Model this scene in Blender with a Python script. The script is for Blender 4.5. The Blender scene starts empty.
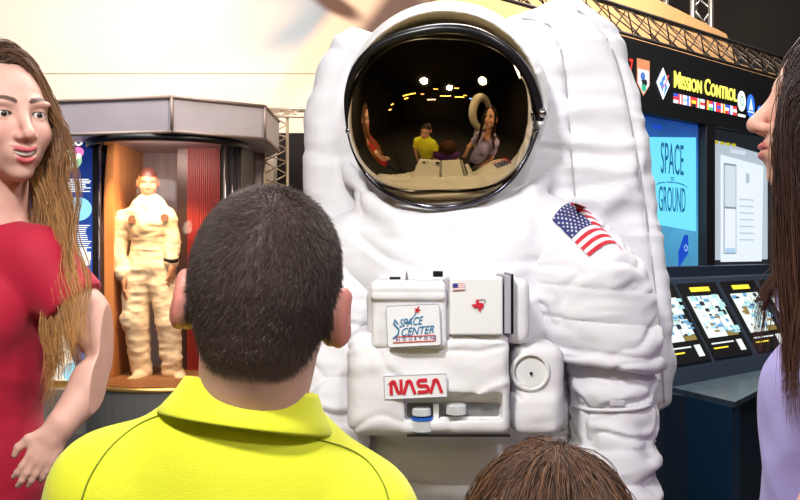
import bpy, math, random
import numpy as np
from mathutils import Vector, Matrix
from mathutils.bvhtree import BVHTree
random.seed(7); rng = np.random.default_rng(7)
SC = bpy.context.scene; COL = SC.collection
CAMZ = 1.35; F = 900.0
def P(px, py, Y):
    """world point seen at photo coordinate (px, py) at distance Y"""
    return np.array([(px-400.0)/F*Y, Y, CAMZ+(250.0-py)/F*Y])
def nrm(v):
    v = np.asarray(v, float); return v/np.linalg.norm(v)
# ------------------------------------------------------------------ materials
MATS = {}
def nt(m): m.use_nodes = True; return m.node_tree.nodes, m.node_tree.links
def wrinkle(m, scale=7, dist=.02, strength=.6, stretch=(1, 1, 1.7)):
    """cloth creases: distorted ridged noise on top of the weave"""
    N, L = m.node_tree.nodes, m.node_tree.links; b = N['Principled BSDF']; tc = N.new('ShaderNodeTexCoord'); mp = N.new('ShaderNodeMapping'); mp.inputs['Scale'].default_value = stretch
    L.new(tc.outputs['Object'], mp.inputs['Vector']); n = N.new('ShaderNodeTexNoise'); n.noise_type = 'RIDGED_MULTIFRACTAL'; n.inputs['Scale'].default_value = scale; n.inputs['Detail'].default_value = 3; n.inputs['Distortion'].default_value = .8
    L.new(mp.outputs[0], n.inputs['Vector']); bp = N.new('ShaderNodeBump'); bp.inputs['Strength'].default_value = strength; bp.inputs['Distance'].default_value = dist; L.new(n.outputs['Fac'], bp.inputs['Height'])
    if b.inputs['Normal'].links: L.new(b.inputs['Normal'].links[0].from_socket, bp.inputs['Normal'])
    L.new(bp.outputs[0], b.inputs['Normal']); return m
def mat(name, col, rough=.6, metal=0, bump=0, bscale=200, emis=None, estr=1, sub=0, vcol=False, trans=0,
        noise=0, nscale=8, spec=.5, sheen=0, alpha=1, coat=0, stretch=None, bump2=0, b2scale=20):
    if name in MATS: return MATS[name]
    m = bpy.data.materials.new(name); N, L = nt(m); b = N['Principled BSDF']
    b.inputs['Base Color'].default_value = (*col, 1); b.inputs['Roughness'].default_value = rough
    b.inputs['Metallic'].default_value = metal; b.inputs['Specular IOR Level'].default_value = spec
    b.inputs['Subsurface Weight'].default_value = sub
    if sub: b.inputs['Subsurface Radius'].default_value = (1, .35, .2); b.inputs['Subsurface Scale'].default_value = .012
    b.inputs['Transmission Weight'].default_value = trans; b.inputs['Sheen Weight'].default_value = sheen
    b.inputs['Coat Weight'].default_value = coat; b.inputs['Alpha'].default_value = alpha
    if emis is not None:
        b.inputs['Emission Color'].default_value = (*emis, 1); b.inputs['Emission Strength'].default_value = estr
    src = None
    if vcol:
        a = N.new('ShaderNodeVertexColor'); a.layer_name = 'Col'; src = a.outputs['Color']; L.new(src, b.inputs['Base Color'])
    tc = N.new('ShaderNodeTexCoord'); mp = N.new('ShaderNodeMapping'); L.new(tc.outputs['Object'], mp.inputs['Vector'])
    if stretch: mp.inputs['Scale'].default_value = stretch
    if noise:
        n = N.new('ShaderNodeTexNoise'); n.inputs['Scale'].default_value = nscale; n.inputs['Detail'].default_value = 5
        L.new(mp.outputs[0], n.inputs['Vector'])
        r = N.new('ShaderNodeMapRange'); r.inputs['To Min'].default_value = 1-noise; r.inputs['To Max'].default_value = 1+noise
        r.inputs['From Min'].default_value = .25; r.inputs['From Max'].default_value = .75
        L.new(n.outputs['Fac'], r.inputs['Value'])
        mx = N.new('ShaderNodeVectorMath'); mx.operation = 'SCALE'
        if src: L.new(src, mx.inputs[0])
        else: mx.inputs[0].default_value = col
        L.new(r.outputs[0], mx.inputs['Scale']); L.new(mx.outputs[0], b.inputs['Base Color'])
    last = None
    for amt, sc, dist in ((bump, bscale, .001), (bump2, b2scale, .01)):
        if amt:
            n = N.new('ShaderNodeTexNoise'); n.inputs['Scale'].default_value = sc; n.inputs['Detail'].default_value = 3
            L.new(mp.outputs[0], n.inputs['Vector'])
            bp = N.new('ShaderNodeBump'); bp.inputs['Strength'].default_value = amt; bp.inputs['Distance'].default_value = dist
            L.new(n.outputs['Fac'], bp.inputs['Height'])
            if last: L.new(last, bp.inputs['Normal'])
            last = bp.outputs[0]; L.new(last, b.inputs['Normal'])
    MATS[name] = m; return m
def emit(name, col, s=1.0):
    return mat(name, tuple(c*.2 for c in col), .4, emis=col, estr=s)
# ------------------------------------------------------------------ objects
def wloc(o):
    v = np.zeros(3)
    while o is not None: v = v+np.array(o.location); o = o.parent
    return v
def build(name, V, Fc, m, parent=None, smooth=True, cols=None, mi=None, origin=None):
    """V (n,3) in world space, Fc list/array of faces -> one mesh object"""
    V = np.asarray(V, float)
    base = wloc(parent) if parent is not None else (np.array(origin, float) if origin is not None else np.zeros(3))
    me = bpy.data.meshes.new(name)
    if isinstance(Fc, np.ndarray) and Fc.ndim == 2:
        nf, k = Fc.shape
        me.vertices.add(len(V)); me.vertices.foreach_set('co', (V-base).astype(np.float32).ravel())
        me.loops.add(nf*k); me.loops.foreach_set('vertex_index', Fc.astype(np.int32).ravel())
        me.polygons.add(nf); me.polygons.foreach_set('loop_start', (np.arange(nf)*k).astype(np.int32))
        me.update(calc_edges=True); me.validate()
    else:
        me.from_pydata((V-base).tolist(), [], [list(map(int, f)) for f in Fc]); me.update()
    ms = m if isinstance(m, (list, tuple)) else [m]
    for q in ms: me.materials.append(q)
    if mi is not None: me.polygons.foreach_set('material_index', np.asarray(mi, np.int32))
    me.polygons.foreach_set('use_smooth', np.full(len(me.polygons), bool(smooth)))
    if cols is not None:
        a = me.color_attributes.new('Col', 'FLOAT_COLOR', 'POINT')
        c = np.ones((len(V), 4), np.float32); c[:, :3] = cols; a.data.foreach_set('color', c.ravel())
    o = bpy.data.objects.new(name, me); COL.objects.link(o)
    if parent is not None: o.parent = parent
    elif origin is not None: o.location = base
    return o
def tag(o, label=None, cat=None, group=None, kind=None):
    if label: o['label'] = label
    if cat: o['category'] = cat
    if group: o['group'] = group
    if kind: o['kind'] = kind
    return o
def thing(name, loc, label, cat, group=None):
    o = bpy.data.objects.new(name, None); COL.objects.link(o); o.location = tuple(loc); o.empty_display_size = .1
    return tag(o, label, cat, group)
class MB:
    """collects boxes, tubes, quads in one mesh with per-face material index"""
    def __init__(s): s.v = []; s.f = []; s.mi = []; s.n = 0
    def add(s, V, Fc, mi=0):
        V = np.asarray(V, float); s.v.append(V); s.f += [[i+s.n for i in f] for f in Fc]; s.mi += [mi]*len(Fc); s.n += len(V); return s
    def box(s, lo, hi, mi=0):
        x0, y0, z0 = lo; x1, y1, z1 = hi
        return s.hexa([(x0,y0,z0),(x1,y0,z0),(x1,y1,z0),(x0,y1,z0)], [(x0,y0,z1),(x1,y0,z1),(x1,y1,z1),(x0,y1,z1)], mi)
    def hexa(s, a, b, mi=0):
        n = len(a); Fc = [list(range(n))[::-1], list(range(n, 2*n))]+[[i, (i+1) % n, n+(i+1) % n, n+i] for i in range(n)]
        return s.add(list(a)+list(b), Fc, mi)
    def tube(s, pts, r, seg=8, mi=0, closed=False, flat=None):
        pts = np.asarray(pts, float); n = len(pts); rr = np.broadcast_to(np.asarray(r, float), (n,))
        T = np.gradient(pts, axis=0) if not closed else np.roll(pts, -1, 0)-np.roll(pts, 1, 0)
        T /= np.linalg.norm(T, axis=1)[:, None]+1e-12
        ref = np.array([0, 0, 1.]) if abs(T[0][2]) < .9 else np.array([1., 0, 0])
        V = []
        u = np.cross(T[0], ref); u /= np.linalg.norm(u)
        for i in range(n):
            u = u-T[i]*np.dot(u, T[i]); u /= np.linalg.norm(u)+1e-12; w = np.cross(T[i], u)
            for k in range(seg):
                a = 2*math.pi*k/seg; V.append(pts[i]+rr[i]*(math.cos(a)*u+math.sin(a)*w))
        Fc = []
        for i in range(n if closed else n-1):
            j = (i+1) % n
            for k in range(seg): k2 = (k+1) % seg; Fc.append([i*seg+k, i*seg+k2, j*seg+k2, j*seg+k])
        if not closed: Fc += [list(range(seg))[::-1], [(n-1)*seg+k for k in range(seg)]]
        return s.add(V, Fc, mi)
    def lathe(s, prof, O, A, seg=32, mi=0):
        """prof [(r, h)] about axis A through O"""
        A = nrm(A); u = np.cross(A, [0, 0, 1.] if abs(A[2]) < .9 else [1., 0, 0]); u /= np.linalg.norm(u); w = np.cross(A, u)
        V = []; n = len(prof)
        for r, h in prof:
            for k in range(seg):
                a = 2*math.pi*k/seg; V.append(np.asarray(O)+A*h+r*(math.cos(a)*u+math.sin(a)*w))
        Fc = [[i*seg+k, i*seg+(k+1) % seg, (i+1)*seg+(k+1) % seg, (i+1)*seg+k] for i in range(n-1) for k in range(seg)]
        Fc += [list(range(seg))[::-1], [(n-1)*seg+k for k in range(seg)]]
        return s.add(V, Fc, mi)
    def build(s, name, m, parent=None, smooth=False, origin=None):
        return build(name, np.concatenate(s.v), s.f, m, parent, smooth, mi=s.mi, origin=origin)
def bevel(o, w=.004, seg=2):
    m = o.modifiers.new('bevel', 'BEVEL'); m.width = w; m.segments = seg; m.limit_method = 'ANGLE'; return o
# ------------------------------------------------------------------ noise
def _hash(i, j, k, s):
    h = (i*374761393+j*668265263+k*2147483647+s*1274126177) & 0xffffffff
    h = ((h ^ (h >> 13))*1274126177) & 0xffffffff
    return ((h ^ (h >> 16)) & 0xffff)/65535.0
def vnoise(V, seed=0):
    V = np.asarray(V, float); i = np.floor(V).astype(np.int64); f = V-i; f = f*f*(3-2*f); out = 0
    for a in (0, 1):
        for b in (0, 1):
            for c in (0, 1):
                w = (f[:, 0] if a else 1-f[:, 0])*(f[:, 1] if b else 1-f[:, 1])*(f[:, 2] if c else 1-f[:, 2])
                out = out+w*_hash(i[:, 0]+a, i[:, 1]+b, i[:, 2]+c, seed)
    return out
def fbm(V, o=3, seed=0):
    s = 0; a = .5; t = 0
    for q in range(o): s = s+a*vnoise(V*2**q, seed+q); t += a; a *= .5
    return s/t
def crease(V, seed=0, w=.10):
    """narrow valleys with soft shoulders, like pulled cloth"""
    W = V+1.2*np.stack([vnoise(V*.8+7, seed+3), vnoise(V*.8+19, seed+4), vnoise(V*.8+31, seed+5)], 1); n = np.abs(2*fbm(W, 2, seed)-1)
    return -np.exp(-n/w)+.45*np.exp(-((n-2.2*w)/(1.2*w))**2)
def ridge(V, seed=0): return 1-np.abs(2*fbm(V, 2, seed)-1)*2
# ------------------------------------------------------------------ signed distance toolkit
def sm(a, b, k=.02):
    h = np.clip(.5+.5*(b-a)/k, 0, 1); return b+(a-b)*h-k*h*(1-h)
def smx(a, b, k=.01): return -sm(-a, -b, k)
def sph(p, c, r): return np.sqrt((p[0]-c[0])**2+(p[1]-c[1])**2+(p[2]-c[2])**2)-r
def loc(p, c, R=None, s=1.0):
    x, y, z = (p[0]-c[0])/s, (p[1]-c[1])/s, (p[2]-c[2])/s
    if R is None: return x, y, z
    return tuple(x*R[0][i]+y*R[1][i]+z*R[2][i] for i in range(3))
def ell(p, c, r, R=None):
    x, y, z = loc(p, c, R)
    k0 = np.sqrt((x/r[0])**2+(y/r[1])**2+(z/r[2])**2); k1 = np.sqrt((x/r[0]**2)**2+(y/r[1]**2)**2+(z/r[2]**2)**2)
    return k0*(k0-1)/(k1+1e-9)
def cap(p, a, b, ra, rb):
    a = np.asarray(a, float); d = np.asarray(b, float)-a; L = float(d@d)+1e-12
    x, y, z = p[0]-a[0], p[1]-a[1], p[2]-a[2]
    t = np.clip((x*d[0]+y*d[1]+z*d[2])/L, 0, 1)
    return np.sqrt((x-t*d[0])**2+(y-t*d[1])**2+(z-t*d[2])**2)-(ra+(rb-ra)*t)
def bx(p, c, h, r=.005, R=None):
    x, y, z = loc(p, c, R); qx, qy, qz = np.abs(x)-h[0]+r, np.abs(y)-h[1]+r, np.abs(z)-h[2]+r
    return np.sqrt(np.maximum(qx, 0)**2+np.maximum(qy, 0)**2+np.maximum(qz, 0)**2)+np.minimum(np.maximum(qx, np.maximum(qy, qz)), 0)-r
def pbox(p, a, b, c, d, Y0, Y1, r=.005, ax=0):
    """rounded box filling photo rectangle x a..b, y c..d, front at Y0, back at Y1"""
    A = P(a, d, Y0); B = P(b, c, Y0)
    return bx(p, ((A[0]+B[0])/2, (Y0+Y1)/2, (A[2]+B[2])/2), ((B[0]-A[0])/2, (Y1-Y0)/2, (B[2]-A[2])/2), r)
def limb(p, pts, rad, k=.02):
    d = None
    for i in range(len(pts)-1):
        c = cap(p, pts[i], pts[i+1], rad[i], rad[i+1]); d = c if d is None else sm(d, c, k)
    return d
def poly2(px, pz, poly):
    """signed distance to a polygon"""
    poly = np.asarray(poly, float); n = len(poly); d = np.full(np.broadcast(px, pz).shape, 1e9, np.float32); s = np.zeros(d.shape, bool)
    for i in range(n):
        a = poly[i]; b = poly[(i+1) % n]; e = b-a; wx, wz = px-a[0], pz-a[1]
        t = np.clip((wx*e[0]+wz*e[1])/(e@e), 0, 1); d = np.minimum(d, (wx-t*e[0])**2+(wz-t*e[1])**2)
        c = ((a[1] <= pz) & (b[1] > pz)) | ((b[1] <= pz) & (a[1] > pz))
        with np.errstate(divide='ignore', invalid='ignore'):
            s ^= c & (px < a[0]+(pz-a[1])/(b[1]-a[1]+1e-12)*e[0])
    d = np.sqrt(d); return np.where(s, -d, d)
def line2(px, pz, pts):
    d = 1e9
    for a, b in zip(pts[:-1], pts[1:]):
        a = np.asarray(a, float); e = np.asarray(b, float)-a; wx, wz = px-a[0], pz-a[1]
        t = np.clip((wx*e[0]+wz*e[1])/(e@e), 0, 1); d = np.minimum(d, np.sqrt((wx-t*e[0])**2+(wz-t*e[1])**2))
    return d
def nets(D, lo, h):
    S = D < 0; nx, ny, nz = D.shape; cnt = np.zeros((nx-1, ny-1, nz-1), np.int8)
    cor = [(a, b, c) for a in (0, 1) for b in (0, 1) for c in (0, 1)]
    for a, b, c in cor: cnt += S[a:nx-1+a, b:ny-1+b, c:nz-1+c]
    I, J, K = np.nonzero((cnt > 0) & (cnt < 8)); n = len(I)
    idx = np.full(cnt.shape, -1, np.int32); idx[I, J, K] = np.arange(n)
    acc = np.zeros((n, 3)); w = np.zeros(n)
    for a in cor:
        for ax in range(3):
            if a[ax] == 0:
                b = list(a); b[ax] = 1
                da = D[I+a[0], J+a[1], K+a[2]]; db = D[I+b[0], J+b[1], K+b[2]]; m = (da < 0) != (db < 0)
                t = np.where(m, da/np.where(m, da-db, 1), 0)
                q = np.tile(np.array(a, float), (n, 1)); q[:, ax] = t; acc += q*m[:, None]; w += m
    V = np.asarray(lo)+(acc/w[:, None]+np.stack([I, J, K], 1))*h
    Fs = []
    for ax in range(3):
        u, v = (ax+1) % 3, (ax+2) % 3
        A = np.moveaxis(S, [ax, u, v], [0, 1, 2]); X = np.moveaxis(idx, [ax, u, v], [0, 1, 2])
        a0 = A[:-1, 1:-1, 1:-1]; a1 = A[1:, 1:-1, 1:-1]; i, j, k = np.nonzero(a0 != a1); j = j+1; k = k+1
        f = np.stack([X[i, j-1, k-1], X[i, j, k-1], X[i, j, k], X[i, j-1, k]], 1)
        fl = ~a0[i, j-1, k-1]; f[fl] = f[fl][:, ::-1]; Fs.append(f)
    Fc = np.concatenate(Fs); Fc = Fc[(Fc >= 0).all(1)]
    return V, Fc
def sdf(fn, lo, hi, h):
    ax = [np.arange(lo[i], hi[i]+h, h, dtype=np.float32) for i in range(3)]
    p = (ax[0][:, None, None], ax[1][None, :, None], ax[2][None, None, :])
    D = np.broadcast_to(fn(p), tuple(len(a) for a in ax)).astype(np.float32)
    D = D.copy(); D[0] = D[-1] = 1; D[:, 0] = D[:, -1] = 1; D[:, :, 0] = D[:, :, -1] = 1
    return nets(D, np.array([a[0] for a in ax]), h)
def vnormals(V, Fc):
    d1 = V[Fc[:, 2]]-V[Fc[:, 0]]; d2 = V[Fc[:, 3]]-V[Fc[:, 1]]; n = np.cross(d1, d2); N = np.zeros_like(V)
    for c in range(4):
        for a in range(3): N[:, a] += np.bincount(Fc[:, c], n[:, a], len(V))
    return N/(np.linalg.norm(N, axis=1)[:, None]+1e-12)
def join(parts):
    Vs = []; Fs = []; n = 0
    for V, Fc in parts: Vs.append(V); Fs.append(Fc+n); n += len(V)
    return np.concatenate(Vs), np.concatenate(Fs)
def relax(V, Fc, it=1, lam=.5):
    e = np.concatenate([Fc[:, [0, 1]], Fc[:, [1, 2]], Fc[:, [2, 3]], Fc[:, [3, 0]]]); e = np.concatenate([e, e[:, ::-1]])
    c = np.bincount(e[:, 0], minlength=len(V))
    for _ in range(it):
        M = np.stack([np.bincount(e[:, 0], V[e[:, 1], a], len(V)) for a in range(3)], 1)/np.maximum(c, 1)[:, None]
        V = V+(M-V)*lam
    return V
# ------------------------------------------------------------------ text, flat shapes, decals
def glyphs(s, size=1.0, shear=0, spacing=1.0, bold=0, small=None, depth=0.0, align='CENTER'):
    cu = bpy.data.curves.new('t', 'FONT'); cu.body = s; cu.size = size; cu.shear = shear; cu.space_character = spacing
    cu.offset = bold*size; cu.align_x = align; cu.align_y = 'BOTTOM_BASELINE'; cu.extrude = depth; cu.resolution_u = 3
    if small:
        cu.small_caps_scale = small
        for i, ch in enumerate(s):
            if ch.islower(): cu.body_format[i].use_small_caps = True
    o = bpy.data.objects.new('t', cu); COL.objects.link(o); dg = bpy.context.evaluated_depsgraph_get()
    me = bpy.data.meshes.new_from_object(o.evaluated_get(dg)); V = np.array([v.co[:] for v in me.vertices]); Fc = [list(p.vertices) for p in me.polygons]
    bpy.data.objects.remove(o); bpy.data.curves.remove(cu); bpy.data.meshes.remove(me)
    return V, Fc
def text(name, s, m, parent, O, U, W, height, width=None, shear=0, spacing=1, bold=0, small=None, thick=.001, align='CENTER'):
    """lettering: baseline starts/centres at O, runs along U, rises along W"""
    V, Fc = glyphs(s, 1, shear, spacing, bold, small, thick/2/height, align); U = nrm(U); W = nrm(W); N = np.cross(U, W)
    cap_h = .72; x = V[:, 0]/cap_h*height; z = V[:, 1]/cap_h*height
    if width:
        w = x.max()-x.min(); x = x*width/w
        if align == 'CENTER': x = x-(x.max()+x.min())/2
        else: x = x-x.min()
    W3 = np.asarray(O)+np.outer(x, U)+np.outer(z, W)+np.outer(V[:, 2]/cap_h*height, N)
    return build(name, W3, Fc, m, parent, False)
def stroke(pts, w):
    """2-D thick line -> quads"""
    pts = np.asarray(pts, float); V = []; n = len(pts)
    for i in range(n):
        a = pts[max(i-1, 0)]; b = pts[min(i+1, n-1)]; t = (b-a)/np.linalg.norm(b-a)
        k = 1.0
        if 0 < i < n-1:
            t1 = (pts[i]-a)/np.linalg.norm(pts[i]-a); k = 1/max(abs(t1@t), .5)
        nn = np.array([-t[1], t[0]]); V += [pts[i]+nn*w/2*k, pts[i]-nn*w/2*k]
    return V, [[2*i, 2*i+1, 2*i+3, 2*i+2] for i in range(n-1)]
def flat(name, shapes, m, parent, O, U, W, thick=.0015):
    """shapes: list of (verts2d, faces, material index), raised along the outward normal"""
    U = np.asarray(U, float); W = np.asarray(W, float); N = nrm(np.cross(U, W)); mb = MB()
    for V, Fc, mi in shapes:
        V = np.asarray(V, float); A = np.asarray(O)+np.outer(V[:, 0], U)+np.outer(V[:, 1], W); n = len(V)
        mb.add(np.concatenate([A+N*thick, A]), [list(f) for f in Fc], mi)
        ec = {}
        for f in Fc:
            for a, b in zip(f, list(f[1:])+[f[0]]): ec[(a, b)] = 1
        side = [[a, a+n, b+n, b] for (a, b) in ec if (b, a) not in ec]
        mb.add(np.concatenate([A+N*thick, A]), side, mi)
    return mb.build(name, m, parent)
def rect(x0, y0, x1, y1, mi=0): return ([(x0, y0), (x1, y0), (x1, y1), (x0, y1)], [[0, 1, 2, 3]], mi)
def ngon(cx, cy, r, n=24, mi=0, ry=None, a0=0):
    return ([(cx+r*math.cos(a0+2*math.pi*k/n), cy+(ry or r)*math.sin(a0+2*math.pi*k/n)) for k in range(n)], [list(range(n))], mi)
def star(cx, cy, r, mi=0, q=.42, a0=math.pi/2, n=5):
    pts = [(cx+(r if k % 2 == 0 else r*q)*math.cos(a0+math.pi*k/n), cy+(r if k % 2 == 0 else r*q)*math.sin(a0+math.pi*k/n)) for k in range(2*n)]
    return (pts+[(cx, cy)], [[k, (k+1) % (2*n), 2*n] for k in range(2*n)], mi)
def bvh(*objs):
    V = []; Fs = []; n = 0
    for o in objs:
        b = wloc(o); vv = [Vector(v.co)+Vector(b) for v in o.data.vertices]; V += vv
        Fs += [[i+n for i in p.vertices] for p in o.data.polygons]; n += len(vv)
    return BVHTree.FromPolygons(V, Fs)
def on_surface(tree, px, py, off=.002):
    d = Vector(nrm(P(px, py, 1.0)-np.array([0, 0, CAMZ]))); h = tree.ray_cast(Vector((0, 0, CAMZ)), d)
    if h[0] is None: return None
    n = h[1] if h[1].dot(d) < 0 else -h[1]
    return np.array(h[0]+n*off)
# ------------------------------------------------------------------ hair
def strands(name, paths, w, m, parent, cols):
    """paths (n,k,3) -> three-sided tapering tubes in one mesh"""
    n, k, _ = paths.shape; T = np.gradient(paths, axis=1); T /= np.linalg.norm(T, axis=2)[..., None]+1e-9
    ref = rng.normal(size=(n, 1, 3)); u = np.cross(T, ref); u /= np.linalg.norm(u, axis=2)[..., None]+1e-9; v = np.cross(T, u)
    tp = np.interp(np.linspace(0, 1, k), [0, .1, .8, 1], [.8, 1, .8, .15])[None, :, None]*np.asarray(w).reshape(-1, 1, 1)
    R = [paths+tp*(math.cos(a)*u+math.sin(a)*v) for a in (0, 2.094, 4.189)]
    V = np.stack(R, 2).reshape(-1, 3)
    b = (np.arange(n)[:, None]*k+np.arange(k-1)[None, :]).reshape(-1)*3
    Fc = np.concatenate([np.stack([b+q, b+(q+1) % 3, b+3+(q+1) % 3, b+3+q], 1) for q in range(3)])
    return build(name, V, Fc, m, parent, True, cols=np.repeat(cols.reshape(n, -1, 3) if cols.ndim == 3 else np.repeat(cols[:, None], k, 1), 3, axis=1).reshape(-1, 3))
def drape(roots, dirs, length, steps, colliders, grav=.35, wave=0., wl=.1, force=None, seed=0, stiff=1.0):
    n = len(roots); p = roots.copy(); v = dirs/np.linalg.norm(dirs, axis=1)[:, None]; out = [p.copy()]
    st = np.asarray(length).reshape(-1, 1)/steps; ph = rng.random(n)*6.28
    for s in range(steps):
        g = np.array([0, 0, -grav]); v = v*stiff+g
        if wave:
            a = 2*math.pi*(s*st[:, 0])/wl+ph; ramp = min(1, s/steps*1.6)
            v = v+np.stack([np.cos(a), np.sin(a), 0*a], 1)*wave*ramp
        if force is not None: v = v+force(p, s/steps)
        v /= np.linalg.norm(v, axis=1)[:, None]; q = p+v*st
        for c, r, R in colliders:
            l = (q-c)@R; k = np.sqrt(((l/r)**2).sum(1)); ins = k < 1
            l[ins] = l[ins]/np.maximum(k[ins], .2)[:, None]; q[ins] = (l[ins])@R.T+c
        v = q-p; v /= np.linalg.norm(v, axis=1)[:, None]+1e-9; p = q; out.append(p.copy())
    return np.stack(out, 1)
def clump(G, per, spread, tipspread=None, jit=.0015):
    n, k, _ = G.shape; tipspread = spread if tipspread is None else tipspread
    o = rng.normal(size=(n, per, 1, 3)); s = np.linspace(spread, tipspread, k)[None, None, :, None]
    W = np.cumsum(rng.normal(size=(n, per, k, 3)), 2)*jit/math.sqrt(k)
    return (G[:, None]+o*s+W).reshape(n*per, k, 3)
def smooth(pts, n=50):
    pts = np.asarray(pts); t = np.linspace(0, len(pts)-1, n); i = np.clip(t.astype(int), 0, len(pts)-2); f = (t-i)[:, None]
    p0 = pts[np.maximum(i-1, 0)]; p1 = pts[i]; p2 = pts[i+1]; p3 = pts[np.minimum(i+2, len(pts)-1)]
    return .5*(2*p1+(p2-p0)*f+(2*p0-5*p1+4*p2-p3)*f**2+(3*p1-p0-3*p2+p3)*f**3)
# ================================================================== room
m_floor = mat('floor carpet', (.03, .03, .035), .8, bump=.5, bscale=300)
m_dark = mat('dark paint', (.016, .013, .012), .7, noise=.6, nscale=1.2)
MB().box((-6, -5, -.1), (7, 10, 0)).build('floor', m_floor)['kind'] = 'structure'
MB().box((-6, -5, 5.0), (7, 10, 5.1)).build('ceiling', m_dark)['kind'] = 'structure'
for nm, a, b in (('wall_left', (-6.1, -5, 0), (-6, 10, 5)), ('wall_right', (7, -5, 0), (7.1, 10, 5)), ('wall_front', (-6, -5.1, 0), (7, -5, 5))):
    MB().box(a, b).build(nm, m_dark)['kind'] = 'structure'
# cream wall with a softly painted sky mural
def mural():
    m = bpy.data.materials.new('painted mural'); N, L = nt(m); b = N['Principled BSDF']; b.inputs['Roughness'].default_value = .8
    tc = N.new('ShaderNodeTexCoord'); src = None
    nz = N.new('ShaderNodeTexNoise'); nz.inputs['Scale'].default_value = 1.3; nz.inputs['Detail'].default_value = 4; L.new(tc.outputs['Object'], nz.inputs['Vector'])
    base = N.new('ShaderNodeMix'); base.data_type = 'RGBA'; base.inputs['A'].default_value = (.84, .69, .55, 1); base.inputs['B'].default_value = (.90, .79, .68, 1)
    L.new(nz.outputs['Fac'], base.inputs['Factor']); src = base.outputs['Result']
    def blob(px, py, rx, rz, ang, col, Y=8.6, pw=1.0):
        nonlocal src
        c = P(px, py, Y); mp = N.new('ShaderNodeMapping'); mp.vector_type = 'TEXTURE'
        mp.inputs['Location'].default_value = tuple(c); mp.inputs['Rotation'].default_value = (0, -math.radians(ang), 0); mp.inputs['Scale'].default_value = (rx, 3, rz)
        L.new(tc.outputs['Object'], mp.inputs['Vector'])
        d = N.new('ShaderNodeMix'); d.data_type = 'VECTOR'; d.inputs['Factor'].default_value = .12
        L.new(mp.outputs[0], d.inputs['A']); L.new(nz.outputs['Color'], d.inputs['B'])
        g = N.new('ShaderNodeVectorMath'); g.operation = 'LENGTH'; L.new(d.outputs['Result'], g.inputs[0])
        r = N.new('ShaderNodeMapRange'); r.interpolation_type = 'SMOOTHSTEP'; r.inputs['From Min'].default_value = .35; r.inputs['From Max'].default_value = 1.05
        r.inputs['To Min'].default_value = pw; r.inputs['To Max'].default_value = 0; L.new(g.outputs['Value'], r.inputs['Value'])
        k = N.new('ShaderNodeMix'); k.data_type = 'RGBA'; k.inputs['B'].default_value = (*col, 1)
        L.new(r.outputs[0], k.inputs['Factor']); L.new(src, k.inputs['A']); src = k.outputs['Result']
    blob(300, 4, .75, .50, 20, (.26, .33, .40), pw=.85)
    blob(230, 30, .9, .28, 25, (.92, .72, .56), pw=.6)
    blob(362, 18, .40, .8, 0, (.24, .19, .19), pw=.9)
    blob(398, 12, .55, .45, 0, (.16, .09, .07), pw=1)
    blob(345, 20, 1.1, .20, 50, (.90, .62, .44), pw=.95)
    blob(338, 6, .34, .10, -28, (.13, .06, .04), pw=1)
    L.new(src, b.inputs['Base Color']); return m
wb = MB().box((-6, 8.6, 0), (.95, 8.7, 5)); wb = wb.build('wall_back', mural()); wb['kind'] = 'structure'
MB().box((.95, 8.6, 0), (7, 8.7, 5)).build('wall_back_right', m_dark)['kind'] = 'structure'
MB().box(P(60, 73.3, 8.59)-[4, 0, .003], P(330, 73.3, 8.6)+[0, 0, .003]).build('trim_1', mat('joint line', (.62, .48, .36), .8))['kind'] = 'structure'
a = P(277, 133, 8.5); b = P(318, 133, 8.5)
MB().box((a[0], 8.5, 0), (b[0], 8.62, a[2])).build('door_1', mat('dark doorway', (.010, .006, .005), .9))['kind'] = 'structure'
# angled partition behind the control kiosk
KO = np.array([1.0756, 4.0, 0]); KU = np.array([.737, .675, 0]); KN = np.array([.675, -.737, 0])
def K(s, off, z): return KO+KU*s+KN*off+np.array([0, 0, z])
def Kpx(px, off=0.0):
    O = KO+KN*off; t = (px-400)/F; return (t*O[1]-O[0])/(KU[0]-KU[1]*t)
def Kp(px, py, off=0.0):
    s = Kpx(px, off); Y = (KO+KN*off+KU*s)[1]; return s, CAMZ+(250-py)/F*Y
PE = [(-.6, 0), (3.6, 0), (3.6, 2.60), (2.25, 2.60), (2.08, 2.77), (-.6, 3.0)]
m_orange = mat('orange partition', (.88, .52, .25), .8, noise=.08, nscale=3)
MB().hexa([K(a, -.75, b) for a, b in PE], [K(a, -.69, b) for a, b in PE]).build('wall_partition', m_orange)['kind'] = 'structure'
# ================================================================== control kiosk
m_blue = mat('blue laminate', (.006, .035, .085), .45, noise=.1, nscale=4)
m_navy = mat('navy console', (.022, .034, .06), .35)
m_black = mat('black panel', (.006, .006, .008), .45)
kiosk = thing('control_kiosk', K(.6, 0, 0), 'long dark blue exhibit kiosk with lit screens and yellow-lettered black sign beneath truss', 'kiosk')
def kbox(name, s0, s1, o0, o1, z0, z1, m, parent=kiosk, bv=.004):
    o = MB().hexa([K(s0, o0, z0), K(s1, o0, z0), K(s1, o1, z0), K(s0, o1, z0)], [K(s0, o0, z1), K(s1, o0, z1), K(s1, o1, z1), K(s0, o1, z1)]).build(name, m, parent)
    return bevel(o, bv) if bv else o
kbox('back_panel', -.75, 2.6, -.4, 0, 0, 1.26, m_blue)
sign = kbox('header_sign', -.75, 2.6, -.3, .02, 1.955, 2.272, m_black)
kbox('screen_surround', -.75, 2.6, -.35, -.03, 1.255, 1.96, m_black)
kbox('mullion', .53, .615, -.03, .02, 1.26, 1.955, m_black); kbox('mullion', 1.27, 1.35, -.03, .02, 1.26, 1.955, m_black)
kbox('mullion', -.75, -.07, -.03, .02, 1.26, 1.955, m_blue)
kbox('sill', -.75, 2.6, -.02, .05, 1.215, 1.275, m_navy)
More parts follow.
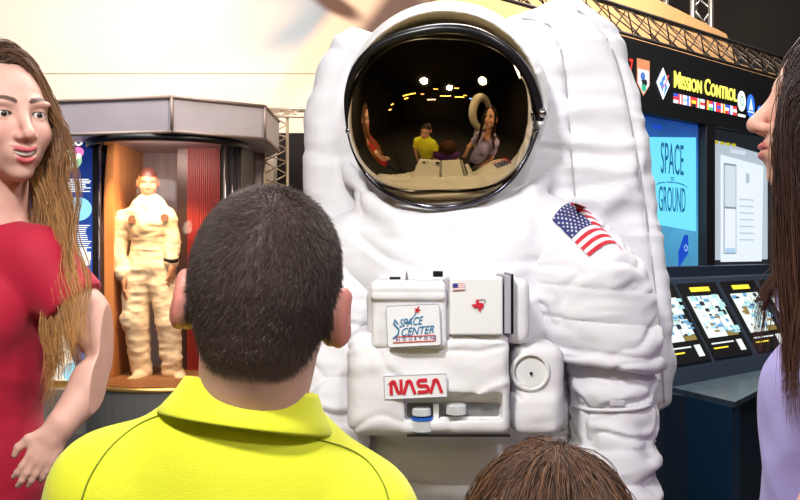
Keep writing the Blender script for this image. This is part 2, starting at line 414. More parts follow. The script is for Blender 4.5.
# sloping console
prof = [(0.0, 0), (0.0, 1.225), (.10, 1.225), (.31, .865), (.34, .80), (.34, 0)]
c1 = MB().hexa([K(-.30, a, b) for a, b in prof], [K(2.6, a, b) for a, b in prof]).build('console', m_navy, kiosk); bevel(c1, .008)
foot = [(-.30, .30), (-.46, .67), (.23, .52), (.9, .62), (1.5, .5), (2.6, .5), (2.6, .30)]
m_ledge = mat('ledge laminate', (.05, .075, .10), .28, noise=.3, nscale=7, stretch=(3, 3, 1))
l = MB().hexa([K(a, b, .79) for a, b in foot], [K(a, b, .81) for a, b in foot]).build('ledge', m_ledge, kiosk)
foot2 = [(-.30, .30), (-.46, .66), (-.36, .64), (-.20, .30)]
MB().hexa([K(a, b, 0) for a, b in foot2], [K(a, b, .79) for a, b in foot2]).build('side_panel', m_blue, kiosk)
foot3 = [(-.35, .33), (-.36, .60), (.23, .46), (.9, .55), (1.5, .44), (2.6, .44), (2.6, .33)]
MB().hexa([K(a, b, 0) for a, b in foot3], [K(a, b, .79) for a, b in foot3]).build('cabinet', mat('cabinet front', (.008, .02, .04), .5), kiosk)
# lettering and emblems on the sign (front face at off=.02)
def KQ(px0, py0, px1, py1, off=.021):
    s0, zt = Kp(px0, py0, off); s1, zb = Kp(px1, py1, off); return s0, s1, zb, zt
Wz = np.array([0, 0, 1.]); e_y = emit('yellow letters', (1.0, .95, .12), 1.3)
s0, s1 = Kpx(674, .02), Kpx(736.5, .02)
text('lettering', 'Mission Control', e_y, sign, K((s0+s1)/2, .0215, 2.100), KU, Wz, .078, s1-s0, small=.78, bold=.012, thick=.002)['label'] = 'glowing yellow sign lettering'
fc = dict(w=(.95, .95, 1), r=(.85, .05, .06), b=(.05, .1, .6), g=(.1, .5, .15), y=(1, .8, .05), k=(.02, .02, .02), o=(1, .45, .1), c=(.3, .6, .95))
fm = {k: emit('flag '+k, v, 1.0) for k, v in fc.items()}; fk = list(fc)
bands = ['wrb', 'rwr', 'wcw', 'bwr', 'kyr', 'rwg', 'wrw', 'kry', 'gwr', 'bwr', 'rbr', 'wry', 'rwb', 'bwc', 'rwr']
x0, x1 = s0-.005, s1+.0
for i, bd in enumerate(bands):
    w = (x1-x0)/len(bands); a = x0+i*w; sh = []
    for q, c in enumerate(bd):
        if i % 2: sh.append(rect(a+w*.94*q/3, 0, a+w*.94*(q+1)/3, .044, fk.index(c)))
        else: sh.append(rect(a, .044*q/3, a+w*.94, .044*(q+1)/3, fk.index(c)))
    flat('flag', sh, list(fm.values()), sign, K(0, .0205, 2.028), KU, Wz, .002)
# shield emblem
a, b, zb, zt = KQ(637, 58, 649.5, 97)
sh = [([(a, zb+.05), ((a+b)/2, zb), (b, zb+.05), (b, zt), (a, zt)], [[0, 1, 2, 3, 4]], 0)]
flat('shield_emblem', sh, [emit('emblem rim', (.8, .3, .15), .8)], sign, K(0, .0205, 0), KU, Wz, .0015)
cx = (a+b)/2; hw = (b-a)/2
sh = [([(a+.006, zb+.052), (cx, zb+.008), (b-.006, zb+.052), (b-.006, zt-.045), (a+.006, zt-.045)], [[0, 1, 2, 3, 4]], 0),
      ]
flat('emblem_field', sh, [emit('emblem white', (.75, .8, .85), .9)], sign, K(0, .0222, 0), KU, Wz, .001)
sh = [ngon(cx-.008, zt-.075, .018, 14, 0), ngon(cx+.012, zt-.10, .014, 14, 1), star(cx-.004, zb+.06, .02, 1), ngon(cx, zb+.035, .018, 12, 2)]
flat('emblem_figure', sh, [emit('emblem blue', (.1, .2, .6), .8), mat('emblem black', (.01, .01, .01)), emit('emblem green', (.05, .5, .3), .8)], sign, K(0, .0234, 0), KU, Wz, .001)
a, b, zb, zt = KQ(656.5, 66, 669.5, 101); cx = (a+b)/2; cz = (zb+zt)/2
flat('diamond_emblem', [([(cx, zb), (b, cz), (cx, zt), (a, cz)], [[0, 1, 2, 3]], 0)], [emit('diamond white', (.75, .9, 1), 1.1)], sign, K(0, .0205, 0), KU, Wz, .0015)
hw = (b-a)/2; hh = (zt-zb)/2
sh = [([(cx-hw*.6, cz), (cx-hw*.1, cz-hh*.55), (cx+hw*.1, cz-hh*.1), (cx-hw*.15, cz+hh*.2)], [[0, 1, 2, 3]], 0), ([(cx+hw*.1, cz-hh*.75), (cx+hw*.6, cz-hh*.2), (cx+hw*.3, cz+hh*.15)], [[0, 1, 2]], 0),
      ([(cx-hw*.3, cz+hh*.25), (cx+.01, cz+hh*.6), (cx+hw*.35, cz+hh*.35), (cx, cz+hh*.1)], [[0, 1, 2, 3]], 0), (*stroke([(cx-hw*.2, cz-hh*.3), (cx+hw*.3, cz+.0), (cx+hw*.8, cz+hh*.6)], .007), 1)]
flat('diamond_figure', sh, [emit('diamond blue', (.08, .25, .8), 1), emit('diamond red', (1, .1, .1), 1)], sign, K(0, .0222, 0), KU, Wz, .001)
a, b, zb, zt = KQ(737.8, 90, 745.5, 116); cx = (a+b)/2; cz = (zb+zt)/2+.01
flat('round_emblem', [ngon(cx, cz, (b-a)/2, 24, 0, (zt-zb)*.42), rect(a+.003, zb-.008, b-.003, zb+.004, 0)], [emit('seal white', (.9, 1, .9), 1.2)], sign, K(0, .0205, 0), KU, Wz, .0015)
flat('round_emblem_ring', [ngon(cx, cz, (b-a)*.26, 20, 0, (zt-zb)*.24), ngon(cx, cz, (b-a)*.12, 12, 1, (zt-zb)*.12)], [emit('seal grey', (.35, .6, .5), .9), emit('seal white', (.9, 1, .9), 1)], sign, K(0, .0222, 0), KU, Wz, .001)
a, b, zb, zt = KQ(747, 93, 754.5, 119); cx = (a+b)/2; cz = (zb+zt)/2
flat('blue_emblem', [ngon(cx, cz, (b-a)/2, 24, 0, (zt-zb)*.48)], [emit('seal blue', (.03, .15, .8), 1.2)], sign, K(0, .0205, 0), KU, Wz, .0015)
flat('blue_emblem_peak', [([(cx-.022, cz-.02), (cx+.022, cz-.02), (cx, cz+.04)], [[0, 1, 2]], 0), rect(a+.008, cz-.034, b-.008, cz-.028, 0)], [emit('peak white', (.7, .85, 1), 1)], sign, K(0, .0222, 0), KU, Wz, .001)
a, b, zb, zt = KQ(757, 100, 766, 122)
text('blue_lettering', 'e', emit('seal blue', (.03, .15, .8), 1.2), sign, K(a+.035, .0215, zb+.03), KU, Wz, .07, .06, bold=.04)
text('blue_lettering', 'sa', emit('seal blue', (.03, .15, .8), 1.2), sign, K(a+.12, .0215, zb+.03), KU, Wz, .06, .09, bold=.04)
text('red_lettering', '7', emit('red sign letter', (.8, .05, .03), .8), sign, K(Kpx(631, .02), .0215, 2.12), KU, Wz, .06, .03, bold=.03)
# big screens
def screen(name, s0, s1, off, z0, z1, shapes, mats, lab):
    o = flat(name, [rect(s0, z0, s1, z1, 0)], [mats[0]], kiosk, K(0, off, 0), KU, Wz, .004); o['label'] = lab
    if shapes: flat('screen_picture', shapes, mats, o, K(0, off+.0045, 0), KU, Wz, .001)
    return o
def grad_emit(name, stops, z0, z1, s=1.0, nz=.0):
    m = bpy.data.materials.new(name); N, L = nt(m); b = N['Principled BSDF']; b.inputs['Base Color'].default_value = (.02, .02, .02, 1); b.inputs['Roughness'].default_value = .25
    g = N.new('ShaderNodeTexCoord'); x = N.new('ShaderNodeSeparateXYZ'); L.new(g.outputs['Object'], x.inputs[0])
    r = N.new('ShaderNodeMapRange'); r.inputs['From Min'].default_value = z0; r.inputs['From Max'].default_value = z1; L.new(x.outputs['Z'], r.inputs['Value'])
    c = N.new('ShaderNodeValToRGB'); L.new(r.outputs[0], c.inputs[0]); e = c.color_ramp.elements
    e[0].position, e[0].color = stops[0][0], (*stops[0][1], 1); e[1].position, e[1].color = stops[-1][0], (*stops[-1][1], 1)
    for p_, q_ in stops[1:-1]: n_ = e.new(p_); n_.color = (*q_, 1)
    n2 = N.new('ShaderNodeTexNoise'); n2.inputs['Scale'].default_value = 4; L.new(g.outputs['Object'], n2.inputs['Vector'])
    mm = N.new('ShaderNodeMath'); mm.operation = 'MULTIPLY_ADD'; mm.inputs[1].default_value = 2*nz; mm.inputs[2].default_value = s-nz; L.new(n2.outputs['Fac'], mm.inputs[0])
    L.new(mm.outputs[0], b.inputs['Emission Strength']); L.new(c.outputs[0], b.inputs['Emission Color']); return m
g1 = grad_emit('blue screen glow', [(0, (.05, .25, .45)), (.3, (.06, .30, .5)), (.75, (.02, .16, .5)), (1, (.01, .04, .2))], 1.26, 1.955, .9, .5)
mm_ = [g1, emit('cyan page', (.14, .60, .86), 1), emit('teal ink', (.01, .13, .25), .8), emit('screen deep blue', (.01, .06, .45), .9), emit('screen pale', (.35, .6, .8), 1)]
a0, a1 = -.07, .53
pa, pb = Kpx(650, 0), Kpx(700.5, 0)
sh = [([(pa, 1.475), (pb, 1.44), (pb, 1.895), (pa, 1.86)], [[0, 1, 2, 3]], 1)]
for q in range(7): sh.append(rect(pb-.16+q*.008, 1.27+.01*q, pb-.145+q*.012, 1.35+.012*q, 3))
sh += [ngon(pb-.1, 1.38, .03, 16, 3), ngon(pb-.095, 1.36, .018, 12, 4), rect(pa+.03, 1.37, pa+.06, 1.43, 3), rect(pa+.06, 1.905, pa+.14, 1.925, 3), rect(a0, 1.26, a0+.02, 1.95, 3)]
scr = screen('left_screen', a0, a1, -.029, 1.26, 1.955, sh, mm_, 'tall blue screen with a pale cyan page')
pc = (pa+pb)/2+.005
for tx, z, h, w in (('SPACE', 1.705, .15, .20), ('TO', 1.673, .020, .03), ('GROUND', 1.53, .12, .235)):
    text('screen_lettering', tx, mm_[2], scr, K(pc, -.0225, z), KU, Wz, h, w, thick=.001)
st, sf = stroke([(pc+.135*math.cos(t), 1.645+.022*math.sin(t)) for t in np.linspace(.1, 3.04, 14)], .006)
flat('screen_arc', [(st, sf, 0)], [mm_[2]], scr, K(0, -.0245, 0), KU, Wz, .001)
m2 = [emit('dark screen', (.012, .014, .018), 1), emit('screen white', (.62, .68, .74), 1), emit('screen grey', (.36, .42, .48), 1), emit('screen mid', (.18, .22, .27), 1), emit('screen blue key', (.05, .25, .5), 1), emit('screen dull', (.5, .56, .63), 1), emit('screen yellow', (.5, .45, .02), .8)]
b0, b1 = .63, 1.27; q0 = Kpx(722, 0); q1 = Kpx(770, 0)
sh = [([(q0-.05, 1.30), (b1-.01, 1.30), (b1-.01, 1.86), (q0-.05, 1.90)], [[0, 1, 2, 3]], 2), ([(q0+.03, 1.29), (b1-.08, 1.29), (b1-.06, 1.80), (q0+.03, 1.83)], [[0, 1, 2, 3]], 1),
      rect(q0+.06, 1.33, q0+.19, 1.79, 3), rect(q0+.068, 1.335, q0+.182, 1.56, 1), rect(q0+.068, 1.57, q0+.182, 1.78, 5), rect(q0+.075, 1.335, q0+.175, 1.36, 4)]
for k in range(7): sh.append(rect(q0+.22, 1.40+k*.035, q0+.38, 1.402+k*.035+.004, 2))
sh += [rect(q0+.29, 1.70, q0+.33, 1.75, 2), rect(q0+.13, 1.845, q0+.29, 1.865, 5)]
for k in range(4): sh.append(rect(b0+.05+k*.06, 1.88, b0+.09+k*.06, 1.895, 6))
s2 = []
for i, s_ in enumerate(sh): s2.append(s_)
scr2 = flat('right_screen', [rect(b0, 1.265, b1, 1.955, 0)], m2, kiosk, K(0, -.029, 0), KU, Wz, .004); scr2['label'] = 'tall screen showing a pale grey instrument'
for lvl in range(3):
    sel = {0: [0], 1: [1], 2: list(range(2, len(sh)))}[lvl]
    if lvl == 2:
        flat('screen_picture', [sh[2]], m2, scr2, K(0, -.0228, 0), KU, Wz, .0008); sel = sel[1:]
    flat('screen_picture', [sh[i] for i in sel], m2, scr2, K(0, -.0245+.0008*lvl+(.0014 if lvl == 2 else 0), 0), KU, Wz, .0008)
# tilted touch screens
TA = K(0, .10, 1.225); TB = K(0, .31, .865); TW = (TA-TB)/np.linalg.norm(TA-TB); TN = nrm(np.cross(KU, TW))
mt = [m_black, emit('touch yellow', (1, .75, .05), 1), emit('touch white', (.66, .74, .72), 1.0), emit('touch blue', (.12, .3, .5), 1), emit('touch brown', (.22, .16, .05), 1), emit('touch teal', (.35, .6, .62), 1), emit('touch dark', (.02, .025, .04), 1)]
def touch(s0, kz=.365/.415):
    Lz = .365; w = .335
    o = flat('touch_screen', [rect(s0, .02, s0+w, .02+Lz, 0)], [m_black], kiosk, TB, KU, TW, .006)
    r = random.Random(int(s0*100)); x = s0+.03; ww = w-.06
    sh = [rect(s0+w*.25, .385, s0+w*.75, .41, 1), rect(x, .13, x+ww*.62, .36, 2), rect(x+ww*.64, .16, x+ww*.98, .36, 2), rect(x+ww*.64, .13, x+ww*.98, .155, 4),
          rect(x, .095, x+ww*.7, .102, 2), rect(x, .07, x+ww*.45, .077, 1), rect(x+ww*.8, .045, x+ww*.97, .105, 2)]
    sh = [([(u, .02+(v-.02)*kz) for u, v in q], f_, m_) for q, f_, m_ in sh]
    flat('touch_picture', sh, mt, o, TB+TN*.0065, KU, TW, .001)
    sh = []
    for k in range(60):
        a = x+r.random()*ww*.9; z = .14+r.random()*.2; sh.append(rect(a, z, a+.012+r.random()*.045, z+.005+r.random()*.022, r.choice([3, 5, 6, 4, 5, 3])))
    out = []; sh = [([(u, .02+(v-.02)*kz) for u, v in q], f_, m_) for q, f_, m_ in sh]
    for k, q in enumerate(sh): flat('touch_detail', [q], mt, o, TB+(KN*.0054+Wz*.0052)*(1+.04*k), KU, TW, .0006) if k < 0 else out.append(([(u, v) for u, v in q[0]], q[1], q[2]))
    # merge the small blocks as one relief with tiny level steps
    mb = MB()
    for k, (v, f_, mi) in enumerate(out):
        v = np.asarray(v); A = TB+TN*(.0085+.0001*k)+np.outer(v[:, 0], KU)+np.outer(v[:, 1], TW); mb.add(A, f_, mi)
    mb.build('touch_detail', mt, o)
    return o
for s0_ in (-.28, .085, .47, .855, 1.24): touch(s0_)
# ================================================================== trusses
m_truss = mat('grey truss tube', (.10, .085, .08), .35, .7)
m_alu = mat('bright aluminium tube', (.75, .73, .74), .3, .9)
m_warmlit = mat('warm-lit aluminium tube', (.62, .50, .36), .35, .6)  # golden beige tone puts the warm light into the tube colour
def truss(name, ends, m, lab, step=.12, r=.011, rl=.005, grp=None, pairs=((0, 1), (1, 2), (2, 0)), bulk=1):
    """ends: list of (A, B) chord end points"""
    A0 = np.mean([e[0] for e in ends], 0); t = thing(name, A0, lab, 'truss', grp)
    for A, B in ends: MB().tube([A, B], r, 8).build('chord', m, t, True)
    mb = MB(); n = max(2, int(np.linalg.norm(ends[0][1]-ends[0][0])/step))
    for i, j in pairs:
        for k in range(n):
            f = lambda e, t_: e[0]+(e[1]-e[0])*t_
            mb.tube([f(ends[i], k/n), f(ends[j], (k+.5)/n)], rl, 5); mb.tube([f(ends[j], (k+.5)/n), f(ends[i], (k+1)/n)], rl, 5)
    mb.build('lacing', m, t, True); return t
truss('roof_truss', [(K(-1.3, .0, 2.29), K(2.7, .0, 2.29)), (K(-1.3, .02, 2.395), K(2.7, .02, 2.395)), (K(-1.3, -.22, 2.50), K(2.7, -.22, 2.50))], m_truss, 'dark grey lattice truss running above the black lit sign', .15, .0085, .0034)
for i, (pa_, lab) in enumerate((((650, 666), 'bright upright aluminium truss beyond the sign, nearer the spacesuit'), ((693, 711), 'bright upright aluminium truss beyond the sign, nearer the dark ceiling corner'))):
    Y = 6.6; A = P(pa_[0], 0, Y); B = P(pa_[1], 0, Y+.05); C_ = (A+B)/2+np.array([0, .16, 0]); e = []
    for q in (A, B, C_): e.append((np.array([q[0], q[1], 0.0]), np.array([q[0], q[1], 5.0])))
    truss('upright_truss', e, m_alu, lab, .30, .022, .008)
Y = 7.6; e = []
for px, dy in ((264, 0), (287, .02), (252, .3)): q = P(px, 0, Y); e.append((np.array([q[0], Y+dy, 0.0]), np.array([q[0], Y+dy, P(0, 112, Y)[2]])))
truss('gate_truss', e, m_warmlit, 'warm-lit upright lattice truss between display case and dark doorway', .20, .013, .006)
e = [(P(262, 109, Y), P(345, 109, Y)), (P(262, 116, Y), P(345, 117, Y)), (P(262, 111, Y+.25), P(345, 111, Y+.25))]
truss('beam_truss', e, m_warmlit, 'horizontal lattice truss across the top of the dark doorway', .25, .013, .005)
# ================================================================== display case
m_silver = mat('brushed silver panel', (.43, .40, .46), .45, .35, noise=.12, nscale=2.5, bump2=.2, b2scale=4)
m_edge = mat('edge rail', (.28, .22, .20), .5, .4)
case = thing('display_case', (-1.8, 6.95, 0), 'silver-topped glass display case with a lit figure inside, beside blue poster', 'display case')
cor = P(172, 97, 6.3); cx_, cy_ = cor[0], 6.3; zt = cor[2]; zb = P(172, 133, 6.3)[2]
le = P(20, 103, 6.55); ri = P(265, 106, 6.72)
poly = [(le[0]-.3, 6.62), (cx_, cy_), (ri[0], 6.72), (ri[0]+.0, 7.5), (ri[0]-.3, 8.4), (le[0]-.3, 8.4)]
o = MB().hexa([(x, y, zb) for x, y in poly], [(x, y, zt) for x, y in poly]).build('canopy', m_silver, case)
mb = MB(); pr = [np.array([x, y, 0]) for x, y in poly[:4]]
for z in (zt, zb+.01):
    for a, b in zip(pr[:-1], pr[1:]): mb.tube([a+[0, -.003, z], b+[0, -.003, z]], .014, 6)
for a in pr[1:3]: mb.tube([a+[0, -.004, zb], a+[0, -.004, zt]], .012, 6)
mb.build('canopy_edging', m_edge, case, True)
for q in range(12):
    for a in (pr[1], pr[2]): MB().lathe([(.004, 0), (.002, .004)], a+[-.02, -.017, zb+.02+q*(zt-zb-.04)/11], (0, -1, 0), 6).build('rivet', m_black, case)
R0 = .60; cc = np.array([-1.775, 6.93]); 
def arc(r, a0, a1, n=24): return [(cc[0]+r*math.cos(math.radians(t)), cc[1]+r*math.sin(math.radians(t))) for t in np.linspace(a0, a1, n)]
def curved(name, r, t, a0, a1, z0, z1, m, n=24):
    o_, i_ = arc(r, a0, a1, n), arc(r-t, a0, a1, n); mb = MB(); V = [(x, y, z0) for x, y in o_]+[(x, y, z1) for x, y in o_]+[(x, y, z0) for x, y in i_]+[(x, y, z1) for x, y in i_]; Fc = []
    for k in range(n-1): Fc += [[k, k+1, n+k+1, n+k], [3*n+k, 3*n+k+1, 2*n+k+1, 2*n+k], [n+k, n+k+1, 3*n+k+1, 3*n+k], [2*n+k, 2*n+k+1, k+1, k]]
    Fc += [[0, n, 3*n, 2*n], [n-1, 3*n-1, 4*n-1, 2*n-1]]
    return build(name, V, Fc, m, case, True)
curved('top_ring', R0+.01, .05, 180, 360, zb-.045, zb+.0, m_black)
m_gl = bpy.data.materials.new('clear case glass'); N, L = nt(m_gl); N.remove(N['Principled BSDF']); tr = N.new('ShaderNodeBsdfTransparent'); gg = N.new('ShaderNodeBsdfGlossy'); gg.inputs['Roughness'].default_value = .03
lw = N.new('ShaderNodeLayerWeight'); lw.inputs['Blend'].default_value = .15; mx = N.new('ShaderNodeMixShader'); L.new(lw.outputs['Fresnel'], mx.inputs[0]); L.new(tr.outputs[0], mx.inputs[1]); L.new(gg.outputs[0], mx.inputs[2]); L.new(mx.outputs[0], N['Material Output'].inputs[0])
curved('curved_glass', R0, .006, 229, 325, .34, zb-.07, m_gl, 40)
zf = P(0, 388, 6.35)[2]
MB().lathe([(R0+.02, 0), (R0+.02, zf-.03)], (cc[0], cc[1], 0), (0, 0, 1), 48).build('plinth', mat('plinth grey', (.16, .165, .165), .5), case, False)
MB().lathe([(R0+.025, 0), (R0+.03, .012), (R0+.02, .03)], (cc[0], cc[1], zf-.03), (0, 0, 1), 48).build('gold_trim', mat('gold trim', (.8, .5, .15), .3, .8), case, True)
MB().lathe([(R0-.01, 0), (R0-.01, .006)], (cc[0], cc[1], zf), (0, 0, 1), 48).build('stage_floor', mat('stage floor', (.30, .13, .05), .5), case, False)
m_inner = mat('inner case panel', (.34, .26, .27), .55, noise=.25, nscale=2, stretch=(8, 8, .3))
mb = MB().box((-2.42, 7.62, zf), (-1.15, 7.66, zb)); mb.build('back_lining', m_inner, case)
m_wood = mat('orange wood', (.62, .25, .08), .4, noise=.2, nscale=3, stretch=(6, 6, .5))
a = P(103, 0, 6.85)[0]; b = P(114.5, 0, 6.85)[0]
MB().box((a, 6.83, zf), (b, 7.62, zb)).build('wood_side_frame', m_wood, case)
a = P(96, 0, 6.8)[0]; b = P(103, 0, 6.8)[0]
MB().box((a, 6.72, 0), (b, 7.6, zb)).build('black_post', m_black, case)
a = P(178, 0, 7.3)[0]; b = P(188, 0, 7.3)[0]
MB().box((a, 7.28, zf), (b, 7.33, zb)).build('dark_upright', mat('dark bronze', (.09, .05, .04), .3, .3), case)
a = P(189, 0, 7.3)[0]; b = P(222, 0, 7.3)[0]
mb = MB()
for k in range(16): x = a+(b-a)*k/16; mb.box((x, 7.24, zf), (x+(b-a)/16*.62, 7.28, zb))
mb.box((a, 7.28, zf), (b, 7.30, zb)); mb.build('red_slat_panel', mat('red slat paint', (.36, .025, .02), .45), case)
for px in (224, 231, 237): q = P(px, 0, 6.7); MB().tube([(q[0], 6.8, 0), (q[0], 6.8, zb)], .016, 10).build('chrome_post', mat('dark chrome', (.25, .22, .24), .15, .9), case, True)
q = P(222, 0, 6.9); r_ = P(242, 0, 6.9); MB().box((q[0], 6.86, 0), (r_[0], 7.5, zb)).build('black_post', m_black, case)
MB().box((le[0]-.3, 6.6, 0), (-1.2, 8.3, zf-.05)).build('base_cabinet', mat('base grey', (.20, .20, .19), .5, noise=.1, nscale=5), case)
MB().box((le[0]-.3, 6.70, zf-.05), (P(97, 0, 6.8)[0], 6.72, zf)).build('lower_rail', mat('gold trim', (.8, .5, .15), .3, .8), case)
# ---- blue poster
poster = thing('exhibit_poster', (-2.65, 6.9, .37), 'backlit blue poster headed APOLLO with round pictures and white text, left of glass case', 'poster')
xl = P(0, 0, 6.86)[0]; xr = P(96.5, 0, 6.86)[0]; zl = P(0, 390, 6.86)[2]; zh = P(0, 135, 6.86)[2]
mp_ = [grad_emit('poster blue', [(0, (.1, .3, .6)), (.4, (.02, .09, .55)), (.7, (.02, .07, .35)), (1, (.004, .01, .10))], zl-.37, zh-.37, .8, .3), emit('poster white', (.9, .95, .95), 1.1), emit('poster cyan', (.3, .7, .85), 1), emit('poster green', (.35, .6, .35), 1), emit('poster pink', (.8, .2, .5), 1), emit('poster cream', (1, .95, .8), 1.1)]
bd = MB().box((xl, 6.86, zl), (xr, 6.90, zh)).build('panel', mp_[0], poster)
def pq(px, py): q = P(px, py, 6.86); return q[0], q[2]
sh = []
for (cx, cy, r, mi) in ((70, 160, 12, 3), (78, 152, 6, 4), (78, 209, 14, 2), (60, 213, 8, 1)):
    x, z = pq(cx, cy); rr = r/F*6.86; sh.append(ngon(x, z, rr, 24, mi, rr*.85))
for k in range(8):
    x, z = pq(58+(k*7) % 24, 155+(k*5) % 14); sh.append(ngon(x, z, .022, 8, (5, 2, 1)[k % 3]))
for k in range(24):
    y = 180+k*1.7 if k < 8 else 226+(k-8)*2.0
    x0, z = pq(52, y); x1, _ = pq(84+8*rng.random(), y); sh.append(rect(x0, z, x1, z+.007, 1))
for k in range(7):
    x, z = pq(76+rng.random()*13, 256+rng.random()*18); sh.append(rect(x, z, x+.05, z+.06, (1, 2, 5)[k % 3]))
x0, z0 = pq(2, 390); x1, z1 = pq(74, 305)
sh += [([(x0, z0), (x1+.08, z0), (x1-.05, (z0+z1)/2+.05), (x1-.15, z1), (x0, z1+.1)], [[0, 1, 2, 3, 4]], 5)]
x, z = pq(74, 372); sh.append(ngon(x, z, .08, 16, 2))
mb = MB()
for k, (v, f_, mi) in enumerate(sh): v = np.asarray(v); mb.add(np.stack([v[:, 0], np.full(len(v), 6.858-.0004*k), v[:, 1]], 1), f_, mi)
mb.build('printed_picture', mp_, poster)
x, z = pq(83, 145.5); x2, _ = pq(42, 145)
text('poster_heading', 'APOLLO', emit('poster heading', (1, .98, .8), 1.2), poster, ((x+x2)/2, 6.855, z), (1, 0, 0), (0, 0, 1), .062, x-x2, bold=.03)
# ================================================================== white spacesuit
m_suit = mat('white suit fabric', (.80, .79, .82), .85, bump=.35, bscale=420, bump2=.25, b2scale=14, sheen=.1)
wrinkle(m_suit, 5, .030, .75)
m_suit2 = mat('white suit fabric fine', (.82, .81, .83), .8, bump=.25, bscale=500, bump2=.15, b2scale=30)
wrinkle(m_suit2, 8, .012, .6)
m_hard = mat('white shell', (.84, .84, .83), .3, coat=.3)
m_rub = mat('black rubber seal', (.008, .008, .009), .3)
m_seam = mat('seam thread', (.42, .40, .42), .8)
suit = thing('spacesuit', (.09, 1.7, 0), 'large white spacesuit with gold mirrored visor and red lettered chest patch', 'spacesuit')
def fabric(name, fn, lo, hi, h, disp=None, m=m_suit, rel=1, parent=suit):
    V, Fc = sdf(fn, lo, hi, h); V = relax(V, Fc, rel)
    if disp is not None: V = V+vnormals(V, Fc)*disp(V)[:, None]
    return build(name, V, Fc, m, parent)
# backpack
bp_px = [(352, 26), (333, 36), (318, 62), (308, 92), (303, 125), (304, 200), (310, 290), (322, 395), (420, 418), (600, 418), (655, 413), (669, 404), (673, 385), (668, 310), (657, 210), (646, 130), (632, 68), (616, 30), (597, 8), (575, 0), (548, 3), (520, 14), (480, 40), (440, 40), (400, 40)]
bp = [tuple(P(x, y, 1.755)[[0, 2]]) for x, y in bp_px]
sl = [tuple(P(x, y, 1.75)[[0, 2]]) for x, y in ((520, 22), (548, 30), (560, 60), (565, 110), (568, 150), (572, 195), (580, 260), (590, 400))]
sl2 = [tuple(P(x, y, 1.75)[[0, 2]]) for x, y in ((575, 14), (598, 34), (615, 70), (628, 130), (640, 200), (650, 280), (657, 345), (660, 400))]
sl3 = [tuple(P(x, y, 1.75)[[0, 2]]) for x, y in ((352, 60), (338, 110), (336, 200), (340, 300))]
def f_bp(p):
    x, y, z = p; r = .045; d2 = poly2(x, z, bp)+r; q = np.abs(y-1.89)-.17+r
    d = np.sqrt(np.maximum(d2, 0)**2+np.maximum(q, 0)**2)+np.minimum(np.maximum(d2, q), 0)-r
    l1, l2, l3 = line2(x, z, sl), line2(x, z, sl2), line2(x, z, sl3)
    return d+.011*np.exp(-(l1/.008)**2)+.008*np.exp(-(l2/.008)**2)+.006*np.exp(-(l3/.01)**2)-.014*np.clip(1-l1/.1, 0, 1)*0
def d_bp(V):
    l = np.minimum(line2(V[:, 0], V[:, 2], sl), line2(V[:, 0], V[:, 2], sl2)); near = np.exp(-(l/.07)**2)
    w = ridge(V*[5, 5, 17], 3); return .0045*crease(V*[5, 5, 12], 61, .12)+.009*near*w+.005*(fbm(V*[6, 6, 9], 3, 9)-.5)*2+.007*near*(vnoise(V*[7, 7, 38]+V[:, [2, 0, 1]]*4, 5)-.5)
fabric('life_support_backpack', f_bp, (-.24, 1.68, .85), (.62, 2.1, 1.95), .006, d_bp)
for l in (sl, sl2): MB().tube(smooth(np.array([(a, 1.7225, b) for a, b in l]), 40), .0018, 5).build('stitching', m_seam, suit, True)
# torso with collar folds
def f_torso(p):
    d = ell(p, P(458, 325, 1.67), (.195, .155, .195))
    d = sm(d, ell(p, P(466, 425, 1.67), (.205, .15, .20)), .05)
    d = sm(d, ell(p, P(448, 268, 1.67), (.170, .150, .095)), .06); d = sm(d, ell(p, P(452, 200, 1.76), (.15, .11, .09)), .05)
    d = sm(d, cap(p, P(450, 245, 1.67), P(560, 255, 1.65), .10, .095), .05)
    d = sm(d, cap(p, P(450, 250, 1.67), P(365, 255, 1.67), .10, .085), .05)
    # gathered collar rolls round the helmet
    rr = [P(338, 140, 1.82), P(352, 176, 1.70), P(368, 203, 1.62), P(402, 225, 1.57), P(448, 232, 1.555), P(495, 219, 1.57), P(530, 196, 1.63), P(550, 176, 1.74), P(552, 160, 1.86)]
    d = sm(d, limb(p, rr, [.010, .013, .013, .009, .008, .010, .013, .015, .012], .02), .03)
    rr = [P(480, 246, 1.54), P(520, 230, 1.56), P(550, 212, 1.66), P(566, 196, 1.80)]
    d = sm(d, limb(p, rr, [.006, .009, .012, .012], .02), .035)
    # waist crease and lower torso
    d = d+.012*np.exp(-((p[2]-P(0, 446, 1.52)[2])/.008)**2)+.008*np.exp(-((p[2]-P(0, 487, 1.52)[2])/.006)**2)
    return d
def d_torso(V):
    low = np.clip((1.2-V[:, 2])/.1, 0, 1)
    ang = V-[.09, 1.6, 1.62]
    return .0055*crease(V*[5, 5, 11], 62, .09)+.005*(fbm(V*[7, 7, 13], 3, 2)-.5)*2+.005*ridge(V*[4, 4, 16]+V[:, [2, 0, 1]]*3, 8)*(.6+low)
fabric('torso', f_torso, (-.16, 1.44, .84), (.42, 1.88, 1.60), .005, d_torso)
